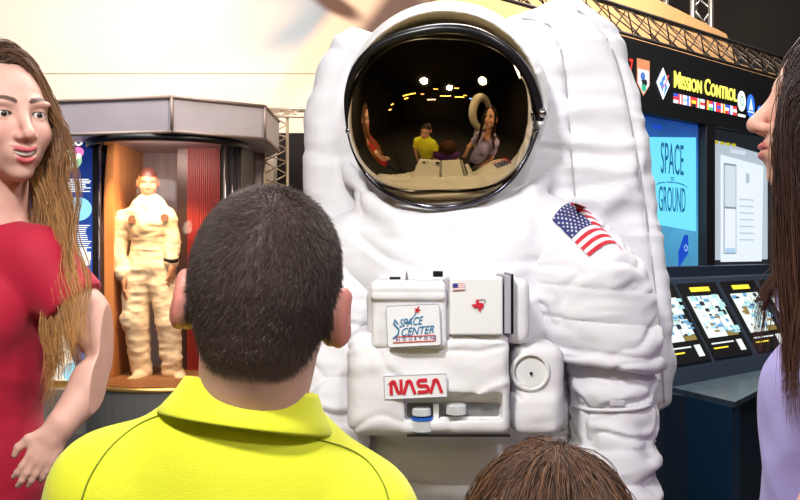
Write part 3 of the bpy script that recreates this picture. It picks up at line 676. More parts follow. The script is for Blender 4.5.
# arms
def puff(p, zs, amp):
    d = 0
    for z0, z1 in zip(zs[:-1], zs[1:]):
        t = np.clip((p[2]-z1)/(z0-z1), 0, 1); d = d-amp*np.sqrt(np.sin(np.pi*t)*((p[2] < z0) & (p[2] > z1))+1e-6)
    return d
Ws = 1.575
zR = [P(0, y, Ws)[2] for y in (352, 403, 440, 472, 505, 545)]
def f_up(p):
    d = limb(p, [P(566, 262, 1.63), P(590, 292, 1.60), P(604, 352, 1.575), P(608, 385, 1.57)], [.100, .092, .082, .078], .05)
    c = P(610, 364, 1.575); n = nrm([-.10, 0, -1]); cut = (p[0]-c[0])*n[0]+(p[2]-c[2])*n[2]
    d = smx(d, cut, .012)
    hem = np.exp(-((cut+.010)/.007)**2); g = np.exp(-((cut+.024)/.0035)**2)
    g2 = np.exp(-((cut+.075)/.004)**2)+np.exp(-((cut+.13)/.004)**2)
    d = d-.004*hem+.004*g+.0035*g2
    hol = limb(p, [P(607, 340, 1.58), P(613, 400, 1.575)], [.068, .074], .02)
    return smx(d, -hol, .006)
def d_up(V):
    return .0045*crease(V*[8, 8, 16], 63, .09)+.006*(fbm(V*[7, 7, 15], 3, 22)-.45)*2+.005*ridge(V*[6, 9, 22], 31)*np.clip((1.34-V[:, 2])/.08, 0, 1)
upR = fabric('upper_sleeve', f_up, (.20, 1.42, 1.10), (.50, 1.78, 1.47), .004, d_up)
def f_lowR(p):
    d = limb(p, [P(606, 345, 1.59), P(611, 400, 1.575), P(613, 450, 1.56), P(620, 520, 1.53), P(626, 570, 1.50)], [.058, .060, .061, .059, .055], .03)
    return d+puff(p, zR, .009)
def d_lowR(V): return .007*crease(V*[11, 11, 17], 64, .10)+.006*(fbm(V*[10, 10, 18], 3, 12)-.5)*2+.007*ridge(V*[9, 9, 20]+V[:, [2, 0, 1]]*6, 17)-.002
fabric('lower_sleeve', f_lowR, (.25, 1.38, .78), (.52, 1.72, 1.20), .004, d_lowR)
for y in (403, 441, 473):
    c = P(612, y, 1.565); rad = .0685; mb = MB()
    mb.tube([c+[rad*math.cos(t), rad*math.sin(t), .004*math.cos(t)] for t in np.linspace(0, 2*math.pi, 40, endpoint=False)], .0032, 6, closed=True); mb.build('sleeve_band', m_suit2, suit, True)
for y in (403, 441, 473): c = P(617, y, 1.500); bevel(MB().box(c-[.013, .004, .005], c+[.013, .004, .005]).build('buckle', mat('buckle grey', (.62, .60, .64), .4), suit), .002)
zL = [P(0, y, 1.60)[2] for y in (300, 338, 372, 412, 455, 500, 545)]
def f_armL(p):
    d = limb(p, [P(378, 262, 1.67), P(350, 300, 1.65), P(334, 360, 1.61), P(327, 420, 1.56), P(322, 500, 1.50), P(322, 555, 1.46)], [.085, .070, .058, .056, .054, .048], .04)
    return d+puff(p, zL, .008)
def d_armL(V): return .007*crease(V*[11, 11, 17], 65, .10)+.005*(fbm(V*[10, 10, 18], 3, 42)-.5)*2+.008*ridge(V*[9, 9, 20]+V[:, [2, 0, 1]]*5, 47)-.002
fabric('left_sleeve', f_armL, (-.26, 1.34, .76), (.08, 1.80, 1.45), .004, d_armL).name = 'sleeve'
# gloves, trousers, boots (below the frame)
def glove(c, sgn):
    W = np.asarray(c)
    def f(p):
        d = limb(p, [W, W+[0, -.03, -.06], W+[0, -.04, -.11]], [.05, .045, .045], .02)
        for k in range(4):
            a = W+[(-.036+.024*k), -.045, -.13]; L = (.055, .07, .066, .05)[k]; d = sm(d, limb(p, [a, a+[0, .0, -L*.6], a+[0, .02, -L]], [.016, .015, .013], .004), .006)
        d = sm(d, limb(p, [W+[-.04*sgn, -.04, -.06], W+[-.065*sgn, -.06, -.10], W+[-.06*sgn, -.06, -.14]], [.018, .016, .014], .004), .01)
        return d
    fabric('glove', f, W-[.13, .14, .26], W+[.13, .10, .06], .005)
glove(P(631, 578, 1.49), 1); glove(P(322, 562, 1.45), -1)
def f_leg(p):
    d = ell(p, (.095, 1.68, .86), (.18, .14, .16))
    for s in (-1, 1):
        d = sm(d, limb(p, [(.095+s*.09, 1.68, .85), (.095+s*.11, 1.66, .48), (.095+s*.115, 1.69, .14)], [.115, .095, .085], .03)-.004*np.sin(p[2]*50), .03)
    return np.maximum(d, .13-p[2])
fabric('trousers', f_leg, (-.2, 1.45, .1), (.4, 1.88, .98), .009, lambda V: .008*(fbm(V*[8, 8, 14], 3, 4)-.5)*2)
for s in (-1, 1):
    c = np.array([.095+s*.115, 1.69, 0])
    fabric('boot', lambda p: np.maximum(sm(limb(p, [c+[0, 0, .2], c+[0, 0, .06]], [.085, .085], .02), limb(p, [c+[0, 0, .05], c+[s*.01, -.17, .045]], [.075, .06], .02), .03), -p[2]), c-[.13, .28, .02], c+[.13, .13, .3], .007)
# helmet
HC = P(446, 102, 1.69); VC = P(440.5, 116, 1.625)
def f_helm(p):
    d = ell(p, HC, (.190, .19, .183)); d = sm(d, ell(p, P(446, 150, 1.74), (.165, .15, .16)), .03)
    x, y, z = loc(p, VC); s = np.sqrt(np.abs(x/.180)**2+np.abs(z/.174)**2)-1
    cutc = np.maximum(s*.17, (p[1]-1.655)); below = np.maximum(p[2]-P(0, 96, 1.6)[2], p[1]-1.63)
    return smx(smx(d, -cutc, .006), -np.maximum(-(-(p[2]-P(0, 126, 1.6)[2]))*0+(p[2]-P(0, 128, 1.6)[2]), p[1]-1.66), .006)
fabric('helmet_shell', f_helm, (-.13, 1.48, 1.30), (.31, 1.92, 1.82), .004, m=m_hard, rel=3)
m_visor = mat('gold mirror visor', (.46, .33, .15), .03, 1.0)
n_th, n_ph = 80, 48; V = []
for i in range(n_ph+1):
    ph = math.pi*.5*i/n_ph*1.15
    for k in range(n_th):
        t = 2*math.pi*k/n_th; ct, st = math.cos(t), math.sin(t); e = (abs(ct)**2.25+abs(st)**2.25)**(-1/2.25)
        low = 1-.05*max(0, -st)**2*abs(ct)
        V.append(VC+np.array([.168*math.sin(ph)*ct*e*low, -.150*math.cos(ph), .161*math.sin(ph)*st*e]))
Fc = [[i*n_th+k, i*n_th+(k+1) % n_th, (i+1)*n_th+(k+1) % n_th, (i+1)*n_th+k] for i in range(n_ph) for k in range(n_th)]
visor = build('visor', V, Fc, m_visor, suit); visor['label'] = 'gold mirrored helmet visor'
def ring(pts, Y): return [P(x, y, Y_) for (x, y), Y_ in zip(pts, Y)]
up = [(349, 132), (347, 112), (348, 92), (355, 70), (370, 52), (392, 40), (420, 32), (448, 29), (475, 33), (500, 46), (518, 62), (530, 82), (537, 102), (540, 120)]
Ys = [1.635, 1.61, 1.59, 1.57, 1.555, 1.545, 1.535, 1.53, 1.535, 1.545, 1.56, 1.58, 1.60, 1.62]
rad = np.interp(np.linspace(0, 1, 60), [0, .15, .4, .6, .8, 1], [.004, .006, .009, .010, .010, .008])
MB().tube(smooth(ring(up, Ys), 60), rad, 10).build('visor_gasket', m_rub, suit, True)
lowp = [(349, 132), (354, 150), (364, 170), (380, 188), (402, 200), (430, 207), (462, 205), (490, 196), (512, 178), (527, 155), (537, 130)]
Yl = [1.635, 1.625, 1.615, 1.60, 1.58, 1.565, 1.565, 1.58, 1.60, 1.61, 1.62]
MB().tube(smooth(ring(lowp, Yl), 60), .0045, 8).build('visor_rim', mat('dark chrome rim', (.12, .12, .15), .15, 1.0), suit, True)
# shell side tab and pivots
mb = MB(); mb.tube(smooth([P(537, 70, 1.575), P(544, 95, 1.60), P(545.5, 112, 1.615), P(543, 122, 1.62), P(537.5, 124, 1.615)], 20), .0055, 8); mb.build('visor_bracket', m_hard, suit, True)
for (x, y, Y, s) in ((541.5, 113, 1.605, 1), (349, 131, 1.62, .7)):
    MB().lathe([(.0085*s, 0), (.0085*s, .004), (.005*s, .008), (.001, .009)], P(x, y, Y), (.45 if s == 1 else -.45, -1, 0), 20).build('pivot_bolt', mat('bolt steel', (.5, .5, .52), .2, 1), suit, True)
# ------------------------------------------------------------------ chest module
nz1 = lambda V: .0022*(fbm(V*[14, 10, 18], 3, 5)-.5)*2
fabric('chest_pouch', lambda p: smx(sm(pbox(p, 349, 511, 334, 437, 1.398, 1.60, .018), pbox(p, 352, 400, 345, 430, 1.392, 1.5, .02), .02), -pbox(p, 405, 510, 404, 433.5, 1.30, 1.428, .006), .004)
    +.003*np.exp(-(line2(p[0], p[2], [P(445, 350, 1.4)[[0, 2]], P(480, 352, 1.4)[[0, 2]], P(508, 345, 1.4)[[0, 2]]])/.004)**2)
    -.003*np.exp(-(line2(p[0], p[2], [P(466, 402, 1.4)[[0, 2]], P(490, 388, 1.4)[[0, 2]], P(508, 382, 1.4)[[0, 2]]])/.005)**2),
    (-.10, 1.36, 1.03), (.19, 1.62, 1.24), .003, lambda V: .002*(fbm(V*[12, 8, 22], 3, 15)-.5)*2+.0022*crease(V*[9, 9, 16], 66, .08), m_suit2)
def f_pock(p):
    d = pbox(p, 371, 446, 281, 349, 1.388, 1.56, .008)
    d = sm(d, pbox(p, 370.5, 446, 283, 301, 1.382, 1.5, .006), .003)
    return d+.0012*np.exp(-((p[2]-P(0, 292, 1.38)[2])/.002)**2)+.0012*np.exp(-((p[2]-P(0, 286, 1.38)[2])/.002)**2)
fabric('flap_pocket', f_pock, (-.06, 1.36, 1.18), (.09, 1.60, 1.32), .0025, nz1, m_suit2)
fabric('chest_yoke_cover', lambda p: sm(pbox(p, 366, 452, 286, 340, 1.405, 1.60, .02), pbox(p, 504, 530, 278, 345, 1.43, 1.6, .015), .03), (-.08, 1.38, 1.17), (.22, 1.62, 1.33), .004, nz1, m_suit2)
wbx = MB().box(P(449.5, 335.5, 1.392), P(503, 276.5, 1.392)+[0, .13, 0]); o = wbx.build('white_instrument_box', m_hard, suit); bevel(o, .004, 3); boxo = o
o = MB().box(P(504.5, 334, 1.400), P(511, 275.5, 1.400)+[0, .12, 0]).build('box_shade_strip', mat('grey lilac shade', (.42, .40, .45), .4), suit); bevel(o, .0015)  # lilac strip standing in for the shading on the box side
o = MB().box(P(511.5, 334, 1.41), P(513.5, 274, 1.41)+[0, .1, 0]).build('box_edge', m_rub, suit)
o = MB().box(P(445.5, 338, 1.398), P(449.3, 281, 1.398)+[0, .1, 0]).build('box_shade_strip', MATS['grey lilac shade'], suit); bevel(o, .001)  # same painted shade along the other side of the box
def f_side(p):
    d = pbox(p, 511, 566, 345, 436, 1.438, 1.62, .022); c = P(530.5, 372, 1.44)
    d = sm(d, pbox(p, 515, 560, 395, 436, 1.43, 1.6, .015), .01)
    d = d+.004*np.exp(-(line2(p[0], p[2], [P(513, 346, 1.44)[[0, 2]], P(513, 392, 1.44)[[0, 2]], P(520, 398, 1.44)[[0, 2]]])/.003)**2)
    return d
fabric('side_connector_pouch', f_side, (.165, 1.40, 1.05), (.28, 1.64, 1.22), .003, lambda V: .0022*(fbm(V*[14, 10, 24], 3, 25)-.5)*2*np.clip((1.15-V[:, 2])/.02, .1, 1), m_suit2)
c = P(530.5, 372, 1.436)
MB().lathe([(.032, .012), (.032, .0), (.0265, -.004), (.0255, .004), (.024, .006)], c, (0, 1, 0), 40).build('connector_rim', m_hard, suit, True)
MB().lathe([(.0235, .004), (.0225, .001), (.001, .0005)], c+[0, 0, -.001], (0, 1, 0), 40).build('connector_disc', m_hard, suit, False)
MB().lathe([(.0026, .002), (.0022, -.002)], c+[.001, -.001, -.002], (0, 1, 0), 16).build('connector_hole', m_rub, suit)
# recess content
rb = MB().box(P(407, 434, 1.425), P(509, 403, 1.425)+[0, .05, 0]); bevel(rb.build('recess_plate', mat('shaded recess plate', (.20, .20, .21), .5), suit), .002)  # plate grey darkened to stand in for shadows round the knobs
rb = MB().box(P(433, 432, 1.412), P(439, 404, 1.412)+[0, .01, 0]).box(P(440, 421.5, 1.414), P(508, 417, 1.414)+[0, .01, 0]).box(P(440, 433, 1.410), P(508, 428.5, 1.410)+[0, .012, 0]).box(P(498, 428, 1.412), P(507, 421, 1.412)+[0, .01, 0])
bevel(rb.build('recess_frame', m_hard, suit), .002)
MB().box(P(407, 436.8, 1.396), P(510, 435.2, 1.396)+[0, .01, 0]).build('recess_shadow_gap', m_rub, suit)
m_knob = mat('knob plastic', (.62, .64, .65), .3)
def knob(x, y0, y1, r, parts):
    c0 = P(x, y1, 1.408); h = P(x, y0, 1.408)[2]-c0[2]; mb = MB(); V = []; n = 28
    for i, (rr, t) in enumerate([(.7, 0), (1, .08), (1, .9), (.85, 1)]):
        for k in range(n*2): a = math.pi*k/n; q = r*rr*(1 if k % 2 == 0 or i in (0, 3) else .93); V.append(c0+[q*math.cos(a), q*math.sin(a), h*t])
    m_ = n*2; Fc = [[i*m_+k, i*m_+(k+1) % m_, (i+1)*m_+(k+1) % m_, (i+1)*m_+k] for i in range(3) for k in range(m_)]+[list(range(m_))[::-1], [3*m_+k for k in range(m_)]]
    return mb.add(V, Fc).build('knob', m_knob, suit)
knob(421.5, 407.5, 415.5, .0145, 0); k = knob(422, 419, 431.5, .0165, 0)
MB().lathe([(.0168, 0), (.0168, .004)], P(422, 419.5, 1.408), (0, 0, 1), 30).build('blue_ring', mat('blue ring', (.02, .12, .55), .35), k)
knob(456, 404, 414.5, .0155, 0)
bevel(MB().box(P(478, 427.5, 1.412), P(492, 419, 1.412)+[0, .012, 0]).build('connector_block', mat('connector grey', (.30, .33, .35), .3, .4), suit), .002)
# small fittings on the pocket top
bevel(MB().box(P(389.5, 279.5, 1.41), P(400.5, 276.8, 1.41)+[0, .01, 0]).build('clip', m_rub, suit), .001)
MB().tube([P(407, 281, 1.41), P(406.6, 271, 1.41)], [.003, .0008], 8).build('pin', mat('pin steel', (.4, .4, .42), .3, .8), suit)
bevel(MB().box(P(433, 277, 1.41), P(443, 271, 1.41)+[0, .012, 0]).build('black_latch', m_rub, suit), .001)
# ---- patches
m_patch = mat('patch cloth', (.84, .84, .86), .7, bump=.3, bscale=900)
tilt = nrm([1, 0, .045]); tup = nrm([-.045, 0, 1])
def patch(name, x0, y0, x1, y1, Y, r, lab):
    A = P(x0, y1, Y); w = P(x1, 0, Y)[0]-A[0]; h = P(0, y0, Y)[2]-A[2]; pts = []
    for cx, cy, a0 in ((w-r, h-r, 0), (r, h-r, 90), (r, r, 180), (w-r, r, 270)):
        for t in range(5): a = math.radians(a0+t*22.5); pts.append((cx+r*math.cos(a), cy+r*math.sin(a)))
    o = flat(name, [(pts, [list(range(len(pts)))], 0)], [m_patch], suit, A, tilt, tup, .0025); o['label'] = lab
    pp = [A+tilt*u+tup*v+np.array([0, -.0024, 0]) for u, v in pts]
    MB().tube(pp, .0008, 5, closed=True).build('patch_border', mat('patch border', (.50, .50, .58), .7), o, True)
    return o, A, w, h
m_teal = mat('teal thread', (.0, .17, .36), .6); m_red = mat('red thread', (.62, .008, .03), .6); m_vio = mat('violet thread', (.22, .10, .30), .6)
o, A, w, h = patch('mission_patch', 388, 306, 441, 347, 1.3815, .004, 'rounded white patch with teal lettering')
B = A+np.array([0, -.003, 0])
text('patch_lettering', 'SPACE', m_teal, o, B+tilt*w*.46+tup*h*.50, tilt+tup*.10, tup, h*.20, w*.46, shear=.35, bold=.006)
text('patch_lettering', 'CENTER', m_teal, o, B+tilt*w*.575+tup*h*.275, tilt+tup*.05, tup, h*.20, w*.62, shear=.35, bold=.006)
s_ = stroke([(w*.21, h*.55), (w*.15, h*.66), (w*.13, h*.56), (w*.22, h*.42), (w*.20, h*.30), (w*.10, h*.20)], .0022)
flat('patch_swash', [(s_[0], s_[1], 0), (*stroke([(w*.36, h*.55), (w*.47, h*.66), (w*.56, h*.80)], .0014), 0)], [m_teal], o, B, tilt, tup, .0008)
flat('patch_star', [star(w*.585, h*.87, .0058, a0=1.3), (*stroke([(w*.58, h*.87), (w*.62, h*.96)], .0012), 0)], [m_red], o, B, tilt, tup, .0008)
text('patch_lettering', 'HOUSTON', m_vio, o, B+tilt*w*.52+tup*h*.145, tilt, tup, h*.075, w*.70, spacing=1.8, bold=.01)
flat('patch_bar', [rect(w*.16, h*.235, w*.90, h*.25), rect(w*.10, h*.095, w*.90, h*.115)], [m_red], o, B, tilt, tup, .0008)
flat('patch_bar', [rect(w*.88, h*.13, w*.91, h*.24), rect(w*.16, h*.14, w*.175, h*.23)], [m_vio], o, B, tilt, tup, .0008)
o, A, w, h = patch('agency_patch', 385, 376, 447, 399, 1.3895, .001, 'white rectangular patch with rounded red lettering')
B = A+np.array([0, -.003, 0]); lh = h*.66; z0 = h*.17
def arcp(cx, cy, r, a0, a1, n=8): return [(cx+r*math.cos(math.radians(t)), cy+r*math.sin(math.radians(t))) for t in np.linspace(a0, a1, n)]
def worm():
    H = 1.0; wd = .23; out = []; x = 0
    out.append([(x+.12, 0), (x+.12, .72)]+arcp(x+.27, .72, .15, 180, 50)+arcp(x+.71, .28, .15, 225, 360)+[(x+.86, 1.0)]); x += 1.02
    out.append([(x, 0), (x+.30, .76)]+arcp(x+.42, .72, .15, 155, 25)+[(x+.84, 0)]); x += .98
    out.append([(x+.05, .115), (x+.62, .115)]+arcp(x+.64, .315, .2, -90, 85)+[(x+.30, .515)]+arcp(x+.27, .70, .18, 265, 95)+[(x+.78, .885)]); x += .98
    out.append([(x, 0), (x+.30, .76)]+arcp(x+.42, .72, .15, 155, 25)+[(x+.84, 0)]); x += .84
    return out, x, wd
ls, tw, wd = worm(); sx = w*.84/tw; shp = []
for l in ls:
    V_, F_ = stroke(l, wd); shp.append(([(w*.08+a*sx, z0+b*lh) for a, b in V_], F_, 0))
flat('patch_lettering', shp, [m_red], o, B, tilt, tup, .001)['label'] = 'red rounded NASA lettering'
# sticker flag and state outline on the white box
Y = 1.3905; A = P(453, 290.5, Y); w = P(465, 0, Y)[0]-A[0]; h = P(0, 283.5, Y)[2]-A[2]
m_fw, m_fb = mat('flag white', (.82, .82, .84), .6), mat('flag blue', (.02, .04, .28), .6)
sh = [rect(0, h*k/7, w, h*(k+1)/7, k % 2) for k in range(7)]
flat('flag_sticker', sh, [mat('flag soft red', (.70, .25, .28), .6), m_fw], boxo, A, tilt, tup, .001)
flat('flag_sticker_canton', [rect(0, h*.43, w*.42, h)], [m_fb], boxo, A+[0, -.0012, 0], tilt, tup, .0006)
A = P(478, 305, Y); s = .0085
tx = [(-.35, 1.0), (.15, 1.0), (.15, .45), (.55, .38), (1.0, .30), (1.05, -.10), (1.0, -.35), (.55, -.70), (.42, -1.25), (.12, -1.0), (-.10, -.50), (-.35, -.30), (-.60, -.60), (-.85, -.25), (-1.15, .15), (-.35, .20)]
flat('state_outline', [([(a*s, b*s) for a, b in tx], [list(range(len(tx)))], 0)], [m_red], boxo, A, tilt, tup, .001)['label'] = 'red state-shaped sticker'
o_ = stroke([(-1.2*s, -.5*s), (-1.25*s, -.9*s), (-.4*s, -1.0*s)], .0008); o2 = stroke([(-.1*s, .85*s), (.9*s, 1.05*s), (1.35*s, .8*s), (1.2*s, .2*s)], .0008)
flat('orbit_line', [(*o2, 0)], [m_rub], boxo, A, tilt, tup, .0006)
# ---- shoulder flag wrapped on the sleeve
tree = bvh(upR, [o for o in suit.children if o.name.startswith('torso')][0])
C00, C10, C01, C11 = (581, 256), (623, 245), (552, 211), (588, 200)   # lower-left.. corners: (u,v)
def fq(u, v):
    a = np.array(C01)*(1-u)+np.array(C11)*u; b = np.array(C00)*(1-u)+np.array(C10)*u
    q = a*(1-v)+b*v; q = q+np.array([4.0*math.sin(math.pi*v), -3.5*math.sin(math.pi*v)])*1.0
    return q
# stripes run along v (down the sleeve); the canton is at the upper-left corner
def dec(name, cells, mats, off, parent):
    mb = MB()
    for (u0, u1, v0, v1, mi, nu, nv) in cells:
        g = [[None]*(nv+1) for _ in range(nu+1)]
        V = []
        for i in range(nu+1):
            for j in range(nv+1):
                q = fq(u0+(u1-u0)*i/nu, v0+(v1-v0)*j/nv); h_ = on_surface(tree, q[0], q[1], off); V.append(h_ if h_ is not None else P(q[0], q[1], 1.55))
        mb.add(V, [[i*(nv+1)+j, i*(nv+1)+j+1, (i+1)*(nv+1)+j+1, (i+1)*(nv+1)+j] for i in range(nu) for j in range(nv)], mi)
    return mb.build(name, mats, parent, True)
m_fr = mat('flag red', (.62, .01, .03), .6)
def bez(a, m, b, t):
    a, m, b = map(np.array, (a, m, b)); c = 2*m-.5*(a+b); return (1-t)**2*a+2*t*(1-t)*c+t*t*b
def fq(u, v):
    q0 = bez((552., 220.), (567., 204.8), (584., 206.5), u); q1 = bez((589., 257.), (610., 244.), (622., 251.5), u); return q0*(1-v)+q1*v
cells = []
for k in range(13):
    u0 = .58 if k < 7 else 0
    cells.append((u0, 1, k/13, (k+1)/13, k % 2, 14 if k < 7 else 24, 2))
flag = dec('shoulder_flag', cells, [m_fr, m_fw], .0022, suit); flag['label'] = 'stars and stripes flag patch'
mb = dec('flag_canton', [(0, .58, 0, 7/13, 0, 14, 10)], [mat('flag navy', (.015, .025, .16), .6)], .0024, flag)
mb = MB()
for r in range(9):
    for c_ in range(6 if r % 2 == 0 else 5):
        u = .58*((c_+.5)/6+(0 if r % 2 == 0 else 1/12)); v = 7/13*(r+.6)/9.2; V = []
        st_ = star(0, 0, 1)
        ok = True
        for a, b in st_[0]:
            q = fq(u+a*.026, v-b*.028); h_ = on_surface(tree, q[0], q[1], .0032)
            if h_ is None: ok = False; break
            V.append(h_)
        if ok: mb.add(V, st_[1])
mb.build('flag_stars', m_fw, flag)
# ================================================================== people
m_skin = mat('skin', (.6, .35, .25), .5, vcol=True, sub=.18, bump=.15, bscale=500, spec=.4)
m_hair = mat('hair strands', (.1, .05, .03), .45, vcol=True, spec=.35)
def rot(yaw, pitch=0, roll=0):
    """yaw: turns the face (front is -Y) about Z; columns are the local axes"""
    y, p, r = map(math.radians, (yaw, pitch, roll))
    Rz = np.array([[math.cos(y), -math.sin(y), 0], [math.sin(y), math.cos(y), 0], [0, 0, 1]])
    Rx = np.array([[1, 0, 0], [0, math.cos(p), -math.sin(p)], [0, math.sin(p), math.cos(p)]])
    Ry = np.array([[math.cos(r), 0, math.sin(r)], [0, 1, 0], [-math.sin(r), 0, math.cos(r)]])
    return Rz @ Rx @ Ry
EYE = (.0315, -.0735, .002); ER = .0125
def face_parts(q, smile, open_=0, slim=1.0):
    x, y, z = q; ax = np.abs(x); Q = (ax, y, z)
    d = ell(q, (0, .016, .038), (.073, .093, .083)); d = sm(d, ell(q, (0, -.022, -.008), (.064*slim, .072, .088)), .03)
    d = sm(d, ell(q, (0, -.030, -.060), (.050*slim, .055, .048)), .03); d = sm(d, ell(q, (0, -.072, -.100), (.020, .018, .015)), .025)
    d = sm(d, ell(Q, (.036, -.062, -.030), (.024, .024, .022)), .02)
    d = sm(d, ell(Q, (.028, -.080, .022), (.026, .011, .008)), .015)
    d = smx(d, -ell(Q, (.031, -.101, .001), (.019, .016, .012)), .014)
    d = sm(d, cap(q, (0, -.086, .010), (0, -.112, -.030), .0065, .0095), .012)
    d = sm(d, ell(q, (0, -.113, -.034), (.0105, .010, .0095)), .006); d = sm(d, ell(Q, (.0125, -.100, -.038), (.0075, .011, .007)), .006)
    d = smx(d, -ell(Q, (.0065, -.106, -.0455), (.0035, .006, .003)), .003)
    # mouth mound and lips
    d = sm(d, ell(q, (0, -.080, -.066), (.028, .022, .020)), .015)
    up = smile*.010*(ax/.026)**2
    zz = z-up; bk = .016*(ax/.028)**2; Y2 = y-bk
    ul = sm(ell((ax, Y2, zz), (.007, -.1000, -.0610), (.010, .0060, .0042)), ell((ax, Y2, zz), (.014, -.0985, -.0632), (.014, .0060, .0030)), .005)
    ll = ell((x, Y2, zz), (0, -.0985, -.0735-open_), (.019, .0065, .0052))
    d = sm(d, ul, .004); d = sm(d, ll, .004)
    if open_: d = smx(d, -ell((x, Y2, zz), (0, -.1000, -.0665-open_*.5), (.021, .013, .0012+open_*.75)), .002)
    else: d = smx(d, -ell((x, Y2, zz), (0, -.1040, -.0668), (.024, .0045, .0010)), .002)
    # eyelids and opening
    lid = sph(Q, EYE, ER+.0018); d = sm(d, lid, .004)
    op = ell(Q, (EYE[0], EYE[1]-.014, EYE[2]), (.0128, .012, .0047)); d = smx(d, -op, .0015)
    # ears
    e = ell(Q, (.0735, .012, -.004), (.0085, .0185, .031), R=None)
    e2 = np.maximum(ell(Q, (.083, .018, -.004), (.009, .020, .031)), -ell(Q, (.090, .013, .0), (.0085, .012, .020)))
    d = sm(d, sm(e, e2, .006), .006)
    return d, ul, ll, op
def head_cols(V, c, R, s, skin, lip, brow, smile, open_=0, lash=1.0, blush=(.75, .25, .2)):
    q = tuple(((V-c)@R/s).T); d, ul, ll, op = face_parts(q, smile, open_); C = np.tile(np.array(skin), (len(V), 1))
    C *= 1+.10*(fbm(V*60, 2, 3)-.5)[:, None]
    def mixc(w, col): nonlocal C; w = np.clip(w, 0, 1)[:, None]; C = C*(1-w)+np.array(col)*w
    x, y, z = q; ax = np.abs(x)
    mixc(.35*np.exp(-(((ax-.042)/.02)**2+((z+.03)/.02)**2+((y+.07)/.03)**2)), blush)
    mixc(.25*np.exp(-((x/.014)**2+((z+.036)/.012)**2+((y+.11)/.02)**2)), blush)
    mixc(.6*np.clip((ax-.071)/.012, 0, 1)*(np.abs(z) < .05), blush)
    front = y < -.06
    mixc(np.clip(1.2-np.minimum(ul, ll)/.0012, 0, 1)*front, lip)
    mixc(np.clip(1-(np.abs(z+.0667)/.0016), 0, 1)*(ax < .022)*(y < -.08)*.7, np.array(lip)*.35)
    zb = .024+.006*np.sin(np.clip((ax-.012)/.036, 0, 1)*math.pi*.75)-.0*ax; wb = np.interp(ax, [.009, .014, .03, .050, .056], [0, .0060, .0052, .0026, 0])
    mixc((1-np.abs(z-zb)/(wb+1e-5))*3*(wb > 0)*(y < -.05)*.85, brow)
    mixc(np.exp(-(np.abs(op)/.0016)**2)*lash*(y < -.06)*np.where(z > .001, 1, .45), (.02, .012, .01))
    return C
def eyes(parent, c, R, s, iris, gaze=(0, -1, 0)):
    for sg in (-1, 1):
        n, m_ = 24, 32; V = []; g = nrm(gaze)
        u = nrm(np.cross(g, [0, 0, 1])); w = np.cross(u, g); C = []
        for i in range(n+1):
            t = math.pi*(i/n)**1.3
            for k in range(m_):
                a = 2*math.pi*k/m_; V.append(ER*(g*math.cos(t)+math.sin(t)*(u*math.cos(a)+w*math.sin(a))))
                dd = ER*t; C.append((.005, .005, .005) if dd < .0024 else (iris if dd < .0056 else ((.02, .02, .02) if dd < .0061 else (.75, .70, .70))))
        V = (np.array(V)+[sg*EYE[0], EYE[1], EYE[2]])*s@R.T+c
        Fc = [[i*m_+k, (i+1)*m_+k, (i+1)*m_+(k+1) % m_, i*m_+(k+1) % m_] for i in range(n) for k in range(m_)]
        build('eye', V, Fc, mat('eyeball', (.8, .8, .8), .12, vcol=True, coat=.6), parent, cols=np.array(C))
def hand_sdf(p, W, fwd, back, sg, curl=.5, s=1.0, spread=.10):
    """W wrist, fwd along the palm, back = normal out of the back of the hand, sg: thumb side (+1/-1)"""
    f = nrm(fwd); b = nrm(np.asarray(back)-np.dot(back, f)*f); t = np.cross(f, b)*sg
    R = np.stack([t, f, b], 1)
    d = ell(p, W+f*.045*s, (.040*s, .052*s, .014*s), R=R); d = sm(d, cap(p, W-f*.02*s, W+f*.02*s, .024*s, .022*s), .02*s)
    for k, (off, L) in enumerate(((.028, .068), (.010, .077), (-.009, .072), (-.027, .056))):
        a = W+f*.082*s*(1-.08*abs(k-1))+t*off*s; dr = f+t*spread*(1-k*.66); seg = [.46, .30, .24]; pts = [a-dr*.02*s, a]; ang = 0
        for q in range(3): ang += curl*(.5 if q == 0 else .8); dd = nrm(nrm(dr)*math.cos(ang)-b*math.sin(ang)); pts.append(pts[-1]+dd*L*seg[q]*s)
        d = sm(d, limb(p, pts, [.0095*s, .0092*s, .0085*s, .0078*s, .0068*s], .003), .005)
    pts = [W+f*.015*s+t*.022*s, W+f*.045*s+t*.048*s-b*.008*s, W+f*.072*s+t*.058*s-b*.016*s, W+f*.092*s+t*.056*s-b*.022*s]
    return sm(d, limb(p, pts, [.015*s, .012*s, .0098*s, .008*s], .005), .010)
def torso_sdf(p, T, inf=0.0):
    cx, cy, zs, w, dp, zh = T['cx'], T['cy'], T['zs'], T['w'], T['dp'], T['zh']; h = zs-zh
    d = ell(p, (cx, cy, zs-.17), (w*.80+inf, dp+inf, .20+inf)); d = sm(d, ell(p, (cx, cy, (zs+zh)/2-.03), (w*T.get('waist', .70)+inf, dp*.85+inf, h*.5+inf)), .06)
    d = sm(d, ell(p, (cx, cy, zh), (w*.80+inf, dp*.95+inf, .13+inf)), .06)
    sl = T.get('slope', .03); sd = T.get('sdir', np.array([1., 0, 0]))
    c = np.array([cx, cy, 0])
    d = sm(d, cap(p, c+[0, 0, zs-.005], T['shL'], .055+inf, .05+inf), .05); d = sm(d, cap(p, c+[0, 0, zs-.005], T['shR'], .055+inf, .05+inf), .05)
    return d
